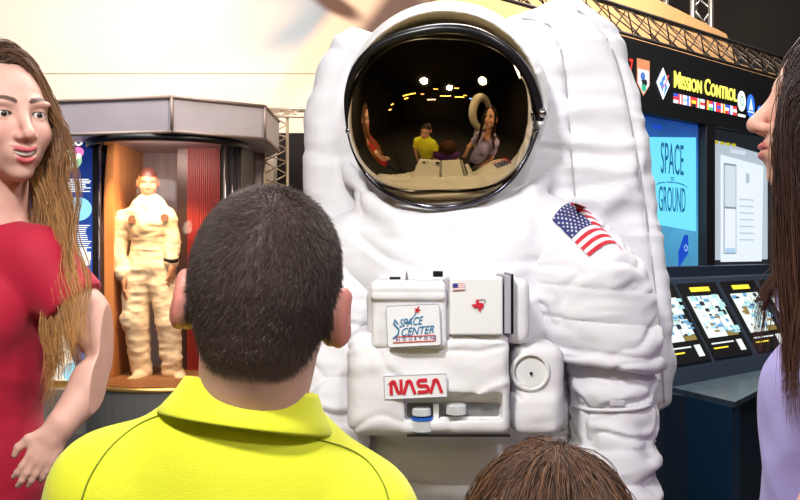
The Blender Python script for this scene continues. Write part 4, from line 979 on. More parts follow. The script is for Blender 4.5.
def leg_parts(T, parent, m_tr, m_sh, name='trousers'):
    cx, cy, zh, w = T['cx'], T['cy'], T['zh'], T['w']
    def f(p):
        d = ell(p, (cx, cy, zh), (w*.80, T['dp']*.93, .125))
        for s in (-1, 1): d = sm(d, limb(p, [(cx+s*w*.42, cy, zh-.02), (cx+s*w*.46, cy-.01, zh*.52), (cx+s*w*.46, cy+.01, .06)], [w*.42, w*.30, w*.24], .03), .02)
        return np.maximum(np.maximum(d, .04-p[2]), p[2]-zh-.07)
    V, Fc = sdf(f, (cx-w-.06, cy-.24, .02), (cx+w+.06, cy+.24, zh+.14), .010); build(name, V, Fc, m_tr, parent)
    for s in (-1, 1):
        fy = T.get('foot', -1); c = np.array([cx+s*w*.46, cy+.02, 0])
        V, Fc = sdf(lambda p: np.maximum(sm(cap(p, c+[0, 0, .09], c+[0, 0, .04], .04, .042), cap(p, c+[0, -fy*.03, .035], c+[0, fy*.15, .03], .038, .034), .03), -p[2]), c-[.07, .24, .02], c+[.07, .24, .15], .006)
        build('shoe', V, Fc, m_sh, parent)
def cap_hair(parent, c, R, s, fn, col, h=.004, name='hair_base'):
    pass
# ------------------------------------------------------------------ girl in red (left)
gs = 1.0; gR = rot(45, 3, -3)
gc = np.array([-.728, 1.65, 1.592])
girl = thing('person', (-.76, 1.66, 0), 'smiling person with long wavy light brown hair in red t-shirt, hand on hip', 'person')
G = dict(cx=-.800, cy=1.66, zs=1.375, w=.170, dp=.115, zh=.93, waist=.66, shL=np.array([-.955, 1.69, 1.335]), shR=np.array([-.652, 1.62, 1.330]))
elb = P(115, 357, 1.60); wri = P(62, 424, 1.50); shp_ = G['shR']
skin_g = (.76, .44, .35)
def g_head(p):
    q = loc(p, gc, gR, gs); d, *_ = face_parts(q, 1.2, .006); d = d*gs
    d = sm(d, cap(p, gc+gR@np.array([0, .022, -.05]), np.array([-.752, 1.672, 1.40]), .052, .056), .02)
    return sm(d, ell(p, (-.758, 1.66, 1.34), (.12, .075, .055)), .04)
V1, F1 = sdf(g_head, (-.87, 1.50, 1.30), (-.56, 1.80, 1.73), .0022)
V1 = relax(V1, F1, 1, .3)
sidx = wri-elb
def g_arm(p):
    d = limb(p, [shp_, elb*.55+shp_*.45+[.004, 0, 0], elb], [.048, .043, .037], .02); d = sm(d, limb(p, [elb, elb*.6+wri*.4, wri], [.038, .037, .025], .02), .012)
    return d
handf = P(38, 466, 1.47)-wri
V2, F2 = sdf(lambda p: sm(g_arm(p), hand_sdf(p, wri+nrm(sidx)*.015, handf, (.6, -.7, .4), 1, .32, .66, .05), .015), (-.78, 1.34, .90), (-.52, 1.74, 1.42), .003)
la = [G['shL'], np.array([-1.02, 1.72, 1.10]), np.array([-1.0, 1.62, .88])]
V3, F3 = sdf(lambda p: sm(limb(p, la, [.046, .038, .027], .02), hand_sdf(p, la[2], (0, -.2, -1), (-1, 0, 0), -1, .5, .92), .012), (-1.12, 1.48, .66), (-.84, 1.80, 1.42), .005)
V, Fc = join([(V1, F1), (V2, F2), (V3, F3)])
C = head_cols(V, gc, gR, gs, skin_g, (.62, .12, .14), (.10, .045, .03), 1.2, .006)
build('body', V, Fc, m_skin, girl, cols=C)
eyes(girl, gc, gR, gs, (.05, .03, .02), (.05, -1, -.03))
# teeth
tv = []
mb = MB(); rows = []
for k in range(-14, 15):
    x = k*.00135; up = .012*(abs(x)/.026)**2; y = -.0975+.016*(abs(x)/.028)**2; e = .0004 if k % 4 == 0 else 0
    rows.append([np.array([x, y+e+dy, -.0668+up+dz]) for dy, dz in ((0, -.0042), (-.0008, -.002), (-.0006, .004), (.004, .004), (.004, -.0042))])
Vt = np.array(rows).reshape(-1, 3)@gR.T*gs+gc; n5 = 5
mb.add(Vt, [[a*n5+b, a*n5+(b+1) % n5, (a+1)*n5+(b+1) % n5, (a+1)*n5+b] for a in range(28) for b in range(n5)])
mb.build('teeth', mat('teeth', (.88, .85, .80), .25), girl, True)
m_redt = mat('red jersey', (.52, .004, .035), .75, bump=.3, bscale=600, bump2=.5, b2scale=9, sheen=.15)
def g_shirt(p):
    d = torso_sdf(p, G, .010); d = sm(d, ell(p, (G['cx']+.07, G['cy']-.09, 1.235), (.062, .055, .06)), .05); d = sm(d, ell(p, (G['cx']-.06, G['cy']-.09, 1.235), (.062, .055, .06)), .05)
    sv = limb(p, [shp_, shp_*.55+elb*.45+[.004, 0, 0]], [.058, .058], .02); n = nrm(elb-shp_); e = shp_+n*.105
    cut = (p[0]-e[0])*n[0]+(p[1]-e[1])*n[1]+(p[2]-e[2])*n[2]; sv = smx(sv, cut, .006); d = sm(d, sv, .03)
    n2 = nrm(la[1]-la[0]); e2 = la[0]+n2*.13; s2_ = smx(cap(p, la[0], la[1], .056, .055), (p[0]-e2[0])*n2[0]+(p[1]-e2[1])*n2[1]+(p[2]-e2[2])*n2[2], .006); d = sm(d, s2_, .03)
    d = smx(d, -ell(p, (-.752, 1.635, 1.45), (.075, .085, .075)), .006)
    return np.maximum(d, .87-p[2])
V, Fc = sdf(g_shirt, (-1.10, 1.44, .84), (-.50, 1.84, 1.46), .005); N_ = vnormals(V, Fc)
V = V+N_*((.006*(fbm(V*[6, 6, 4], 3, 77)-.5)*2+.004*ridge((V@rot(0, 0, 35))*[5, 5, 16], 5)*np.clip((1.2-V[:, 2])/.1, .1, 1))[:, None])
build('t_shirt', V, Fc, m_redt, girl)
leg_parts(G, girl, mat('dark denim', (.02, .03, .06), .8), mat('black shoe', (.02, .02, .02), .5))
# hair
def scalp_roots(n, c, R, s, ok, rad=(.077, .097, .088), off=(0, .016, .038)):
    out = []
    while len(out) < n:
        v = nrm(rng.normal(size=3))
        if ok(v): out.append(v*np.array(rad)+np.array(off))
    L = np.array(out); return L, L@R.T*s+c
def long_hair(parent, c, R, s, ok, n, per, length, cols, colliders, part=0.0, wave=.35, wl=.12, steps=26, front=None, grav=.45, seed=0, w=.0006, spread=.0035, face=.6, jit=.004, bias=None, lat=.9, adh=.35):
    L, Wd = scalp_roots(n, c, R, s, ok); L2 = L-[0, .016, .038]
    sd = np.sign(L[:, 0]-part+1e-6); dl = np.stack([sd*(lat+.4*(L2[:, 1] < -.02)), .35+0*sd+np.where(L2[:, 1] < -.03, .5, 0), .25-.6*np.abs(L[:, 0]/.08)], 1)
    back = L2[:, 1] > .06; dl[back] = dl[back]*[.5, 1, 1]
    dirs = dl@R.T
    def force(p, t):
        q = (p-c)@R/s; f = np.zeros_like(q); inf = (q[:, 1] < -.015) & (np.abs(q[:, 0]) < .078) & (q[:, 2] < .10)
        rn = np.linalg.norm(q, axis=1)[:, None]+1e-6; f -= q/rn*adh*(q[:, 2:3] > -.02)*(rn < .2)
        f[inf, 0] = np.sign(q[inf, 0]-part)*face; f[inf, 1] = .25*face
        if bias is not None: f = f+bias(q, t)
        return f@R.T
    lens = length*(.85+.3*rng.random(n)); G_ = drape(Wd, dirs, lens, steps, colliders, grav, wave, wl, force)
    H = clump(G_, per, spread*.6, spread, jit); k = H.shape[1]; t = np.linspace(0, 1, k)[None, :, None]
    base = np.array(cols[0]); mid = np.array(cols[1]); tip = np.array(cols[2]); m1 = np.clip(t*2, 0, 1); m2 = np.clip(t*2-1, 0, 1)
    Cc = (base*(1-m1)+mid*m1)*(1-m2)+tip*m2; Cc = Cc*(.55+.9*rng.random((len(H), 1, 1)))
    return strands('hair', H, np.full(len(H), w), m_hair, parent, Cc)
def skull_cap(parent, c, R, s, col, ok, rad=(.0762, .0962, .0868), off=(0, .016, .038), h=.003, neckdrop=None):
    """thin shell of hair over the scalp"""
    n1, n2 = 60, 40; V = []; Fc = []; keep = {}
    for i in range(n2+1):
        for k in range(n1):
            a = 2*math.pi*k/n1; t = math.pi*i/n2; v = np.array([math.sin(t)*math.cos(a), math.sin(t)*math.sin(a), math.cos(t)])
            if ok(v): keep[(i, k)] = len(V); V.append((v*np.array(rad)+np.array(off))@R.T*s+c)
    for i in range(n2):
        for k in range(n1):
            q = [(i, k), (i+1, k), (i+1, (k+1) % n1), (i, (k+1) % n1)]
            if all(a in keep for a in q): Fc.append([keep[a] for a in q])
    o = build('hair_underlayer', V, Fc, m_hair, parent, cols=np.tile(np.array(col), (len(V), 1)))
    md = o.modifiers.new('t', 'SOLIDIFY'); md.thickness = .003; return o
ok_l = lambda v: (v[2] > .62 and v[1] > -.80) or (v[1] > -.15 and v[2] > -.15) or (v[1] > .35 and v[2] > -.55)
hd = lambda c, R, s, k=1.0: (R@(np.array([0, .010, .012])*s)+c, np.array([.080, .098, .118])*s*k, R)
colG = [(gR@np.array([0, .010, .016])+gc, np.array([.0755, .098, .122]), gR), (np.array([-.790, 1.665, 1.29]), np.array([.15, .105, .125]), np.eye(3)), (np.array([-.77, 1.66, 1.40]), np.array([.065, .065, .1]), np.eye(3)), (np.array([-.765, 1.63, 1.18]), np.array([.165, .140, .17]), np.eye(3))]
skull_cap(girl, gc, gR, gs, (.05, .022, .012), ok_l)
long_hair(girl, gc, gR, gs, ok_l, 250, 26, .56, [(.12, .055, .030), (.30, .14, .05), (.70, .37, .12)], colG, part=-.03, adh=.55, wave=.26, wl=.17, spread=.0045, w=.0007, grav=.5, steps=30,
          bias=lambda q, t: np.stack([np.where((q[:, 0] > .0) & (q[:, 2] < -.05) & (q[:, 1] < .0), -.36, 0), np.where((q[:, 0] > .02) & (q[:, 2] < .05) & (q[:, 1] < .04), -.30, 0.), 0*q[:, 0]], 1), lat=.2, face=.3)
# ------------------------------------------------------------------ woman in lavender (right)
wc = np.array([.592, 1.19, 1.540]); wR = rot(-103, -6, 0)
woman = thing('person', (.62, 1.17, 0), 'person in profile with long straight dark brown hair and lavender t-shirt at right', 'person')
Wd_ = dict(cx=.665, cy=1.18, zs=1.325, w=.150, dp=.150, zh=.86, waist=.80, shL=np.array([.575, 1.03, 1.28]), shR=np.array([.63, 1.34, 1.285]))
skin_w = (.78, .44, .33)
def w_head(p):
    q = loc(p, wc, wR, 1.0); d, *_ = face_parts(q, .3); d = sm(d, cap(p, wc+wR@np.array([0, .022, -.05]), np.array([.615, 1.18, 1.34]), .050, .054), .02)
    return sm(d, ell(p, (.62, 1.18, 1.29), (.08, .11, .055)), .04)
V1, F1 = sdf(w_head, (.42, 1.05, 1.24), (.72, 1.31, 1.68), .0024)
wl_ = [Wd_['shL'], np.array([.465, .985, 1.03]), np.array([.44, 1.0, .84])]
V2, F2 = sdf(lambda p: sm(limb(p, wl_, [.046, .038, .026], .02), hand_sdf(p, wl_[2], (0, -.1, -1), (0, -1, 0), -1, .5, .92), .012), (.32, .82, .62), (.75, 1.14, 1.36), .004)
wr_ = [Wd_['shR'], np.array([.68, 1.42, 1.05]), np.array([.62, 1.40, .84])]
V3, F3 = sdf(lambda p: sm(limb(p, wr_, [.046, .038, .026], .02), hand_sdf(p, wr_[2], (0, 0, -1), (0, 1, 0), 1, .5, .92), .012), (.50, 1.28, .62), (.80, 1.54, 1.36), .005)
V, Fc = join([(V1, F1), (V2, F2), (V3, F3)])
build('body', V, Fc, m_skin, woman, cols=head_cols(V, wc, wR, 1.0, skin_w, (.60, .16, .16), (.03, .015, .01), .3))
eyes(woman, wc, wR, 1.0, (.04, .02, .01))
m_lav = mat('lavender jersey', (.42, .36, .72), .8, bump=.3, bscale=600, bump2=.4, b2scale=8, sheen=.1)
def w_shirt(p):
    d = torso_sdf(p, Wd_, .010); d = sm(d, ell(p, (Wd_['cx']-.10, 1.11, 1.15), (.058, .07, .065)), .05); d = sm(d, ell(p, (Wd_['cx']-.10, 1.25, 1.15), (.058, .07, .065)), .05)
    d = sm(d, ell(p, (.630, 1.18, .93), (.150, .15, .30)), .06)
    for A, B, L_ in ((wl_[0], wl_[1], .150), (wr_[0], wr_[1], .15)):
        n = nrm(B-A); e = A+n*L_; d = sm(d, smx(cap(p, A, A+n*.3, .056, .056), (p[0]-e[0])*n[0]+(p[1]-e[1])*n[1]+(p[2]-e[2])*n[2], .006), .012)
    d = smx(d, -ell(p, (.60, 1.18, 1.40), (.085, .075, .075)), .006)
    return np.maximum(d, .80-p[2])
V, Fc = sdf(w_shirt, (.38, .86, .77), (.90, 1.50, 1.44), .005); N_ = vnormals(V, Fc)
V = V+N_*((.006*(fbm(V*[6, 6, 5], 3, 177)-.5)*2+.005*ridge((V@rot(0, 30, 0))*[5, 5, 14], 15))[:, None])
build('t_shirt', V, Fc, m_lav, woman)
leg_parts(Wd_, woman, mat('dark denim', (.02, .03, .06), .8), mat('black shoe', (.02, .02, .02), .5))
colW = [hd(wc, wR, 1.0), (np.array([.64, 1.18, 1.23]), np.array([.155, .245, .14]), np.eye(3)), (np.array([.61, 1.18, 1.38]), np.array([.06, .06, .09]), np.eye(3))]
skull_cap(woman, wc, wR, 1.0, (.035, .018, .014), ok_l)
ok_w = lambda v: (v[2] > .40 and v[1] > -.93) or (v[1] > -.15 and v[2] > -.15) or (v[1] > .35 and v[2] > -.55)
long_hair(woman, wc, wR, 1.0, ok_w, 210, 26, .45, [(.030, .015, .012), (.045, .020, .014), (.13, .055, .032)], colW, part=0.0, wave=.05, wl=.2, spread=.0045, w=.00055, grav=.7, steps=28, face=.15, jit=.003,
          bias=lambda q, t: np.stack([0*q[:, 0], np.where((q[:, 2] > -.03) & (q[:, 0] > .0) & (q[:, 1] < .01) & (q[:, 1] > -.078), -.65, np.where(q[:, 2] < -.05, .03, 0.)), 0*q[:, 0]], 1), lat=.9)
# ------------------------------------------------------------------ boy in lime polo (centre, from behind)
bR = rot(180+3, 8, -7); bc = P(264, 306, .885); bs = .925
boy = thing('person', (-.15, .90, 0), 'person seen from behind with cropped dark hair and bright lime polo shirt', 'person')
B_ = dict(cx=-.160, cy=.905, zs=1.150, w=.158, dp=.105, zh=.70, waist=.78, shL=np.array([-.284, .905, 1.104]), shR=np.array([-.050, .915, 1.076]), foot=1)
skin_b = (.74, .42, .34); nb = np.array([-.148, .895, 1.17])
def b_head(p):
    q = loc(p, bc, bR, bs); d, *_ = face_parts(q, .3)
    d = sm(d, ell(q, (0, .045, .010), (.062, .055, .062)), .03)
    d = sm(d, cap(p, bc+bR@np.array([0, .030, -.035]), nb, .048, .054), .025)
    for sg in (-1, 1):   # ears stand out from the head
        a = math.radians(42)*sg; ER_ = np.array([[math.cos(a), -math.sin(a), 0], [math.sin(a), math.cos(a), 0], [0, 0, 1]])
        c0 = (sg*.0855, .018, -.004); e = ell(q, c0, (.0060, .0190, .030), R=ER_); h_ = ell(q, (sg*.093, .007, .0), (.007, .013, .022), R=ER_)
        d = sm(d, smx(e, -h_, .003), .006); d = sm(d, ell(q, (sg*.080, .010, -.022), (.008, .010, .010)), .006)
    return sm(d, ell(p, nb-[0, 0, .07], (.11, .065, .05)), .04)
V1, F1 = sdf(b_head, (-.30, .74, 1.05), (.0, 1.06, 1.45), .0026); V1 = relax(V1, F1, 1, .3)
bl_ = [B_['shL'], np.array([-.355, .93, .88]), np.array([-.32, 1.03, .70])]; br_ = [B_['shR'], np.array([.055, .94, .86]), np.array([.02, 1.03, .68])]
def arm_mesh(pts, back, sg, h=.005, rad=(.042, .035, .024)):
    P_ = np.array(pts); lo = P_.min(0)-.16; hi = P_.max(0)+.10; return sdf(lambda p: sm(limb(p, pts, rad, .02), hand_sdf(p, pts[2], nrm(P_[2]-P_[1])+np.array([0, 0, -.5]), back, sg, .5, .85), .012), lo, hi, h)
V, Fc = join([(V1, F1), arm_mesh(bl_, (-1, 0, 0), 1), arm_mesh(br_, (1, 0, 0), -1)])
C = head_cols(V, bc, bR, bs, skin_b, (.6, .2, .2), (.03, .02, .015), .3, blush=(.80, .20, .15))
q = ((V-bc)@bR/bs); hairm = lambda q: np.clip((q[:, 1]*1.0+.0-np.interp(q[:, 2], [-.11, -.075, -.05, 0, .05, .08], [.13, .048, .025, .010, -.045, -.075]))/.012, 0, 1)*np.clip((q[:, 2]+.088)/.014, 0, 1)*(np.abs(q[:, 0]) < np.where((q[:, 2] < .034) & (q[:, 2] > -.045), .0755, .083))
hm = hairm(q)[:, None]; C = C*(1-hm*.85)+np.array([.045, .032, .028])*hm*.85
build('body', V, Fc, m_skin, boy, cols=C)
eyes(boy, bc, bR, bs, (.06, .04, .02))
# cropped hair: short strands following the head
N_ = vnormals(V1, F1); q1 = (V1-bc)@bR/bs; hm = hairm(q1)
pr_ = hm*(.35+.65*np.clip((q1[:, 2]+.09)/.06, 0, 1)); pr_ /= pr_.sum(); n = 42000; pick = rng.choice(len(V1), n, p=pr_)
root = V1[pick]+rng.normal(size=(n, 3))*.0012; nn = N_[pick]; ql = q1[pick]
crown = np.array([.0, .055, .105]); sw = ql-crown; sw /= np.linalg.norm(sw, axis=1)[:, None]; tw_ = np.cross(sw, np.array([0, .5, .85])); dl = (sw*.75+tw_*.35+[0, 0, -.35])@bR.T
dl = dl-nn*(dl*nn).sum(1)[:, None]; ln = np.interp(ql[:, 2], [-.09, -.04, .03, .08], [.0015, .003, .006, .008])[:, None]*(.7+.5*rng.random((n, 1)))
p1 = root+nn*ln*.40+dl*ln*.35; p2 = root+nn*ln*.60+dl*ln*.95+rng.normal(size=(n, 3))*.0007
cc_ = np.array([.068, .047, .038])*(.45+1.1*rng.random((n, 1)))+np.array([.10, .07, .06])*(rng.random((n, 1)) > .90)
strands('hair', np.stack([root, p1, p2], 1), np.full(n, .00020), m_hair, boy, cc_)
m_lime = mat('lime pique', (.80, .82, .02), .75, bump=.5, bscale=700, bump2=.25, b2scale=10, sheen=.2)
def b_shirt(p):
    d = torso_sdf(p, B_, .012)
    for A, Bq, L_ in ((bl_[0], bl_[1], .15), (br_[0], br_[1], .15)):
        n = nrm(Bq-A); e = A+n*L_; d = sm(d, smx(cap(p, A, A+n*.3, .062, .066), (p[0]-e[0])*n[0]+(p[1]-e[1])*n[1]+(p[2]-e[2])*n[2], .006), .03)
    d = smx(d, -ell(p, nb+[0, .02, .045], (.050, .06, .05)), .006)
    return np.maximum(d, .66-p[2])
V, Fc = sdf(b_shirt, (-.52, .70, .63), (.20, 1.12, 1.26), .004); N_ = vnormals(V, Fc)
V = V+N_*((.004*(fbm(V*[7, 5, 5], 3, 277)-.5)*2+.0035*ridge((V@rot(0, 0, 25))*[9, 5, 4], 35)*np.clip((1.13-V[:, 2])/.1, 0, 1))[:, None])
polo = build('polo_shirt', V, Fc, m_lime, boy); tb = bvh(polo)
for pts in ([(168, 413), (140, 424), (112, 446), (92, 474), (82, 500), (78, 520)], [(318, 440), (345, 448), (368, 462), (384, 486), (390, 510)]):
    l = [on_surface(tb, a, b, .0006) for a, b in smooth(np.array(pts, float), 24)]; MB().tube([x for x in l if x is not None], .0009, 5).build('seam', mat('lime seam', (.22, .27, .01), .8), boy, True)
cR = rot(0, 0, 8)@rot(0, -6, 0); cn = P(247, 406, .885); nk = 64; V = []; Fc = []
prof = [(1.0, -.030), (.98, -.010), (1.02, .012), (1.05, .0205), (1.10, .022), (1.15, .017), (1.24, .006), (1.36, -.004), (1.46, -.0115), (1.45, -.0145), (1.40, -.0135), (1.22, -.003), (1.10, .006), (1.06, -.010), (1.06, -.030)]
for k in range(nk+1):
    a = math.radians(-90-150+300*k/nk)  # open at the throat (far side)
    fl = .5+.5*math.cos(a+math.pi/2)
    for r_, z_ in prof:
        rr = 1+(r_-1)*(1.0); V.append(cR@np.array([.0600*rr*math.cos(a), .0580*rr*math.sin(a), z_*(1.15 if z_ < 0 and r_ > 1.2 else 1)-.006*(1-fl)])+cn+[0, .012, 0])
m_ = len(prof)
Fc = [[k*m_+i, k*m_+(i+1) % m_, (k+1)*m_+(i+1) % m_, (k+1)*m_+i] for k in range(nk) for i in range(m_)]+[list(range(m_))[::-1], [nk*m_+i for i in range(m_)]]
col_ = build('collar', V, Fc, m_lime, boy)
leg_parts(B_, boy, mat('khaki cloth', (.25, .19, .11), .8), mat('black shoe', (.02, .02, .02), .5))
# ------------------------------------------------------------------ small child (bottom edge)
kR = rot(180+4, 6, 3); ks = .70; kc = P(549, 443, .96)-np.array([0, 0, .1285*ks])
kid = thing('person', (.16, .97, 0), 'person seen from behind at the bottom edge, only a brown-haired head in view', 'person')
K_ = dict(cx=.157, cy=.985, zs=.885, w=.135, dp=.09, zh=.55, waist=.85, shL=np.array([.050, .985, .855]), shR=np.array([.264, .985, .855]), foot=1)
def k_head(p):
    q = loc(p, kc, kR, ks); d, *_ = face_parts(q, .5); d = sm(d, cap(p, kc+kR@np.array([0, .022, -.05]), np.array([.157, .985, .90]), .045, .045), .02)
    return sm(d, ell(p, (.157, .985, .85), (.09, .06, .05)), .04)
V1, F1 = sdf(k_head, (.03, .84, .80), (.29, 1.12, 1.19), .0032)
kl = [K_['shL'], np.array([.0, 1.0, .70]), np.array([.03, 1.08, .56])]; kr = [K_['shR'], np.array([.315, 1.0, .70]), np.array([.285, 1.08, .56])]
V, Fc = join([(V1, F1), arm_mesh(kl, (-1, 0, 0), 1, .005, (.034, .028, .02)), arm_mesh(kr, (1, 0, 0), -1, .005, (.034, .028, .02))])
build('body', V, Fc, m_skin, kid, cols=head_cols(V, kc, kR, ks, (.78, .48, .38), (.6, .2, .2), (.06, .03, .02), .5))
eyes(kid, kc, kR, ks, (.06, .04, .02))
m_pur = mat('purple jersey', (.10, .03, .22), .8)
def k_shirt(p):
    d = torso_sdf(p, K_, .008)
    for A, Bq in ((kl[0], kl[1]), (kr[0], kr[1])):
        n = nrm(Bq-A); e = A+n*.11; d = sm(d, smx(cap(p, A, A+n*.2, .046, .048), (p[0]-e[0])*n[0]+(p[1]-e[1])*n[1]+(p[2]-e[2])*n[2], .006), .03)
    d = smx(d, -ell(p, (.157, .985, .95), (.055, .06, .055)), .006)
    return np.maximum(d, .50-p[2])
V, Fc = sdf(k_shirt, (-.06, .84, .48), (.38, 1.12, .98), .006); build('t_shirt', V, Fc, m_pur, kid)
leg_parts(K_, kid, mat('dark denim', (.02, .03, .06), .8), mat('black shoe', (.02, .02, .02), .5))
ok_k = lambda v: (v[2] > .55 and v[1] > -.85) or (v[1] > -.25 and v[2] > -.25) or (v[1] > .3 and v[2] > -.6)
skull_cap(kid, kc, kR, ks, (.06, .028, .016), ok_k)
colK = [hd(kc, kR, ks, 1.0), (np.array([.157, .985, .80]), np.array([.16, .10, .11]), np.eye(3))]
L, Wr = scalp_roots(420, kc, kR, ks, ok_k); crown = np.array([-.012, .03, .125]); sw = L-crown; sw[:, 2] *= .2; sw /= np.linalg.norm(sw, axis=1)[:, None]+1e-6
Gd = drape(Wr, (sw+[0, 0, .15])@kR.T, .26*(.85+.3*rng.random(420)), 24, colK, .34, .03, .15, None)
H = clump(Gd, 22, .003, .004, .003); Cc = np.repeat(np.array([[.095, .045, .026]])*(.35+1.3*rng.random((len(H), 1))), 25, 0).reshape(len(H), 25, 3)
gold = (rng.random(len(H)) > .82); Cc[gold] = np.array([.22, .105, .05])
strands('hair', H, np.full(len(H), .00050), m_hair, kid, Cc)
mb = MB(); mb.tube([kc+kR@(ks*np.array([-.086*math.sin(t), .012+.0*t, .014+.118*math.cos(t)])) for t in np.linspace(.75, 1.75, 20)], .009, 8)
mb.build('hair_band', mat('purple band', (.10, .03, .30), .6), kid, True)
# ------------------------------------------------------------------ figure in the case
mq = thing('mannequin', (-1.86, 6.95, zf), 'lifesize dummy in pale flight suit standing inside the glass display case', 'mannequin')
def M(px, py, Y=6.95): return P(px-1, py, Y)
m_cream = mat('pale flight suit cloth', (.80, .62, .40), .8, bump2=.6, b2scale=12)
def f_man(p):
    d = ell(p, M(150, 222), (.165, .13, .22)); d = sm(d, ell(p, M(150, 262), (.155, .12, .20)), .08); d = sm(d, cap(p, M(130, 220), M(166, 219), .08, .08), .05)
    d = sm(d, limb(p, [M(125, 222), M(117, 250, 6.92), M(124, 274, 6.86)], [.085, .068, .05], .03), .02)
    d = sm(d, limb(p, [M(168, 220), M(173, 243, 6.95), M(172, 262, 6.88)], [.08, .062, .048], .03), .02)
    d = sm(d, limb(p, [M(141, 272), M(136, 320, 6.92), M(143, 372)], [.115, .095, .07], .03), .04)
    d = sm(d, limb(p, [M(161, 272), M(170, 320, 6.92), M(173, 372, 6.93)], [.115, .095, .07], .03), .03)
    return d
V, Fc = sdf(f_man, (-2.30, 6.70, zf+.0), (-1.55, 7.2, 1.90), .010); V = V+vnormals(V, Fc)*(.014*(fbm(V*[9, 9, 13], 3, 31)-.5)*2+.009*ridge(V*[6, 6, 18], 33))[:, None]
ms_ = build('flight_suit', V, Fc, m_cream, mq)
mr = rot(18, 6, 0); mc = M(149, 183)
V, Fc = sdf(lambda p: sm(face_parts(loc(p, mc, mr, 1.0), .1)[0], cap(p, mc+[0, .02, -.05], M(149, 212), .05, .06), .02), mc-[.14, .17, .25], mc+[.14, .17, .17], .006)
q = (V-mc)@mr; C = np.tile(np.array([.50, .20, .10]), (len(V), 1)); hm = ((q[:, 2] > .05) & (q[:, 1] > -.10)) | ((q[:, 1] > .02) & (q[:, 2] > -.05)); C[hm] = (.10, .03, .02)
build('head', V, Fc, mat('dummy skin', (.5, .2, .1), .4, vcol=True), mq, cols=C)
for x, y, Y in ((140, 380, 6.86), (178, 380, 6.88)):
    c = M(x, y, Y); V, Fc = sdf(lambda p: np.maximum(sm(limb(p, [M(143 if x < 150 else 173, 368), c+[0, .05, 0]], [.075, .06], .02), limb(p, [c+[0, .06, 0], c+[-.02 if x < 150 else .05, -.10, -.005]], [.06, .05], .02), .03), zf+.004-p[2]), c-[.22, .26, .12], c+[.22, .22, .22], .008)
    build('boot', V, Fc, m_cream, mq)
for x, y, Y, sg in ((125, 279, 6.84, 1), (173, 266, 6.86, -1)):
    W_ = M(x, y, Y); V, Fc = sdf(lambda p: hand_sdf(p, W_, (0, -.2, -1), (-sg, -.4, 0), sg, .4, 1.0), W_-[.14, .14, .22], W_+[.14, .14, .08], .006); build('hand', V, Fc, mat('dummy hand', (.45, .20, .10), .5), mq)
c = M(172, 259.5, 6.88); MB().lathe([(.055, -.015), (.058, -.01), (.058, .01), (.055, .015)], c, (.1, -.25, 1), 24).build('wrist_strap', m_rub, mq, True)
tm = bvh(ms_)
for x, y in ((132.5, 219.5), (164.5, 218)):
    h_ = on_surface(tm, x, y, .004); MB().lathe([(.034, 0), (.033, .004)], h_, (0, -1, .1), 20).build('badge', mat('brown badge', (.16, .07, .04), .7), mq)
MB().tube([mc+mr@np.array([.05*math.cos(t), -.03+.05*math.sin(t), -.112]) for t in np.linspace(math.pi, 2*math.pi, 14)], .012, 8).build('chin_strap', m_rub, mq, True)
# ================================================================== things behind the camera that the visor mirrors
m_lamp = {}
def lamp(name, px, loc_, size, col, s, label, grp=None, rotz=0):
    o = MB().box(np.array(loc_)-[size[0]/2, size[1]/2, size[2]/2], np.array(loc_)+[size[0]/2, size[1]/2, size[2]/2]).build(name, emit('lamp %s' % label[:14], col, s), None)
    for s_ in (-1, 1): MB().tube([(loc_[0]+s_*size[0]*.4, loc_[1], loc_[2]), (loc_[0]+s_*size[0]*.4, loc_[1], 5.0)], .004, 6).build('cable', m_rub, o)
    return tag(o, label, 'light', grp)
lamp('tube_light', 0, (-2.6, -2.0, 2.9), (1.4, .06, .05), (1, .75, .15), 9, 'long yellow tube light high behind the viewer, left side')
lamp('tube_light', 0, (.4, -3.2, 3.0), (.9, .06, .05), (1, .75, .3), 9, 'amber tube light hanging in the middle behind the viewer')
lamp('tube_light', 0, (1.5, -2.6, 2.7), (.8, .06, .05), (1, .8, .2), 9, 'golden tube light hanging right of the middle behind the viewer')
lamp('tube_light', 0, (2.8, -2.4, 2.6), (.9, .06, .05), (.1, .2, 1), 12, 'blue tube light behind the viewer at right')
lamp('tube_light', 0, (-.8, -2.8, 2.5), (.7, .06, .05), (1, .9, .8), 8, 'white tube light behind the viewer, left of the middle')
for q_, (x_, y_, z_) in enumerate(((-2.2, -1.2, 2.4), (-1.7, -3.0, 3.1), (-.3, -2.2, 3.3), (1.0, -1.8, 3.2), (2.2, -3.0, 3.0), (-3.2, -.6, 2.2), (-2.9, -.2, 1.9))):
    lamp('hanging_lamp', 0, (x_, y_, z_), (.34, .05, .05), (1, .6, .2), 7, 'small amber lamp hanging on two cables behind the viewer', 'small amber lamps behind the viewer')
ex = thing('round_exhibit', (1.75, -.1, 0), 'large pale ring shaped exhibit standing behind the viewer', 'exhibit')
m_pale = mat('pale exhibit paint', (.75, .70, .55), .5)
th = np.linspace(0, 2*math.pi, 48, endpoint=False)
MB().tube([(1.75+.60*math.cos(t), -.1, 1.55+.60*math.sin(t)) for t in th], .16, 12, closed=True).build('ring', m_pale, ex, True)
MB().box((1.45, -.3, 0), (2.05, .1, .85)).build('pedestal', m_pale, ex)
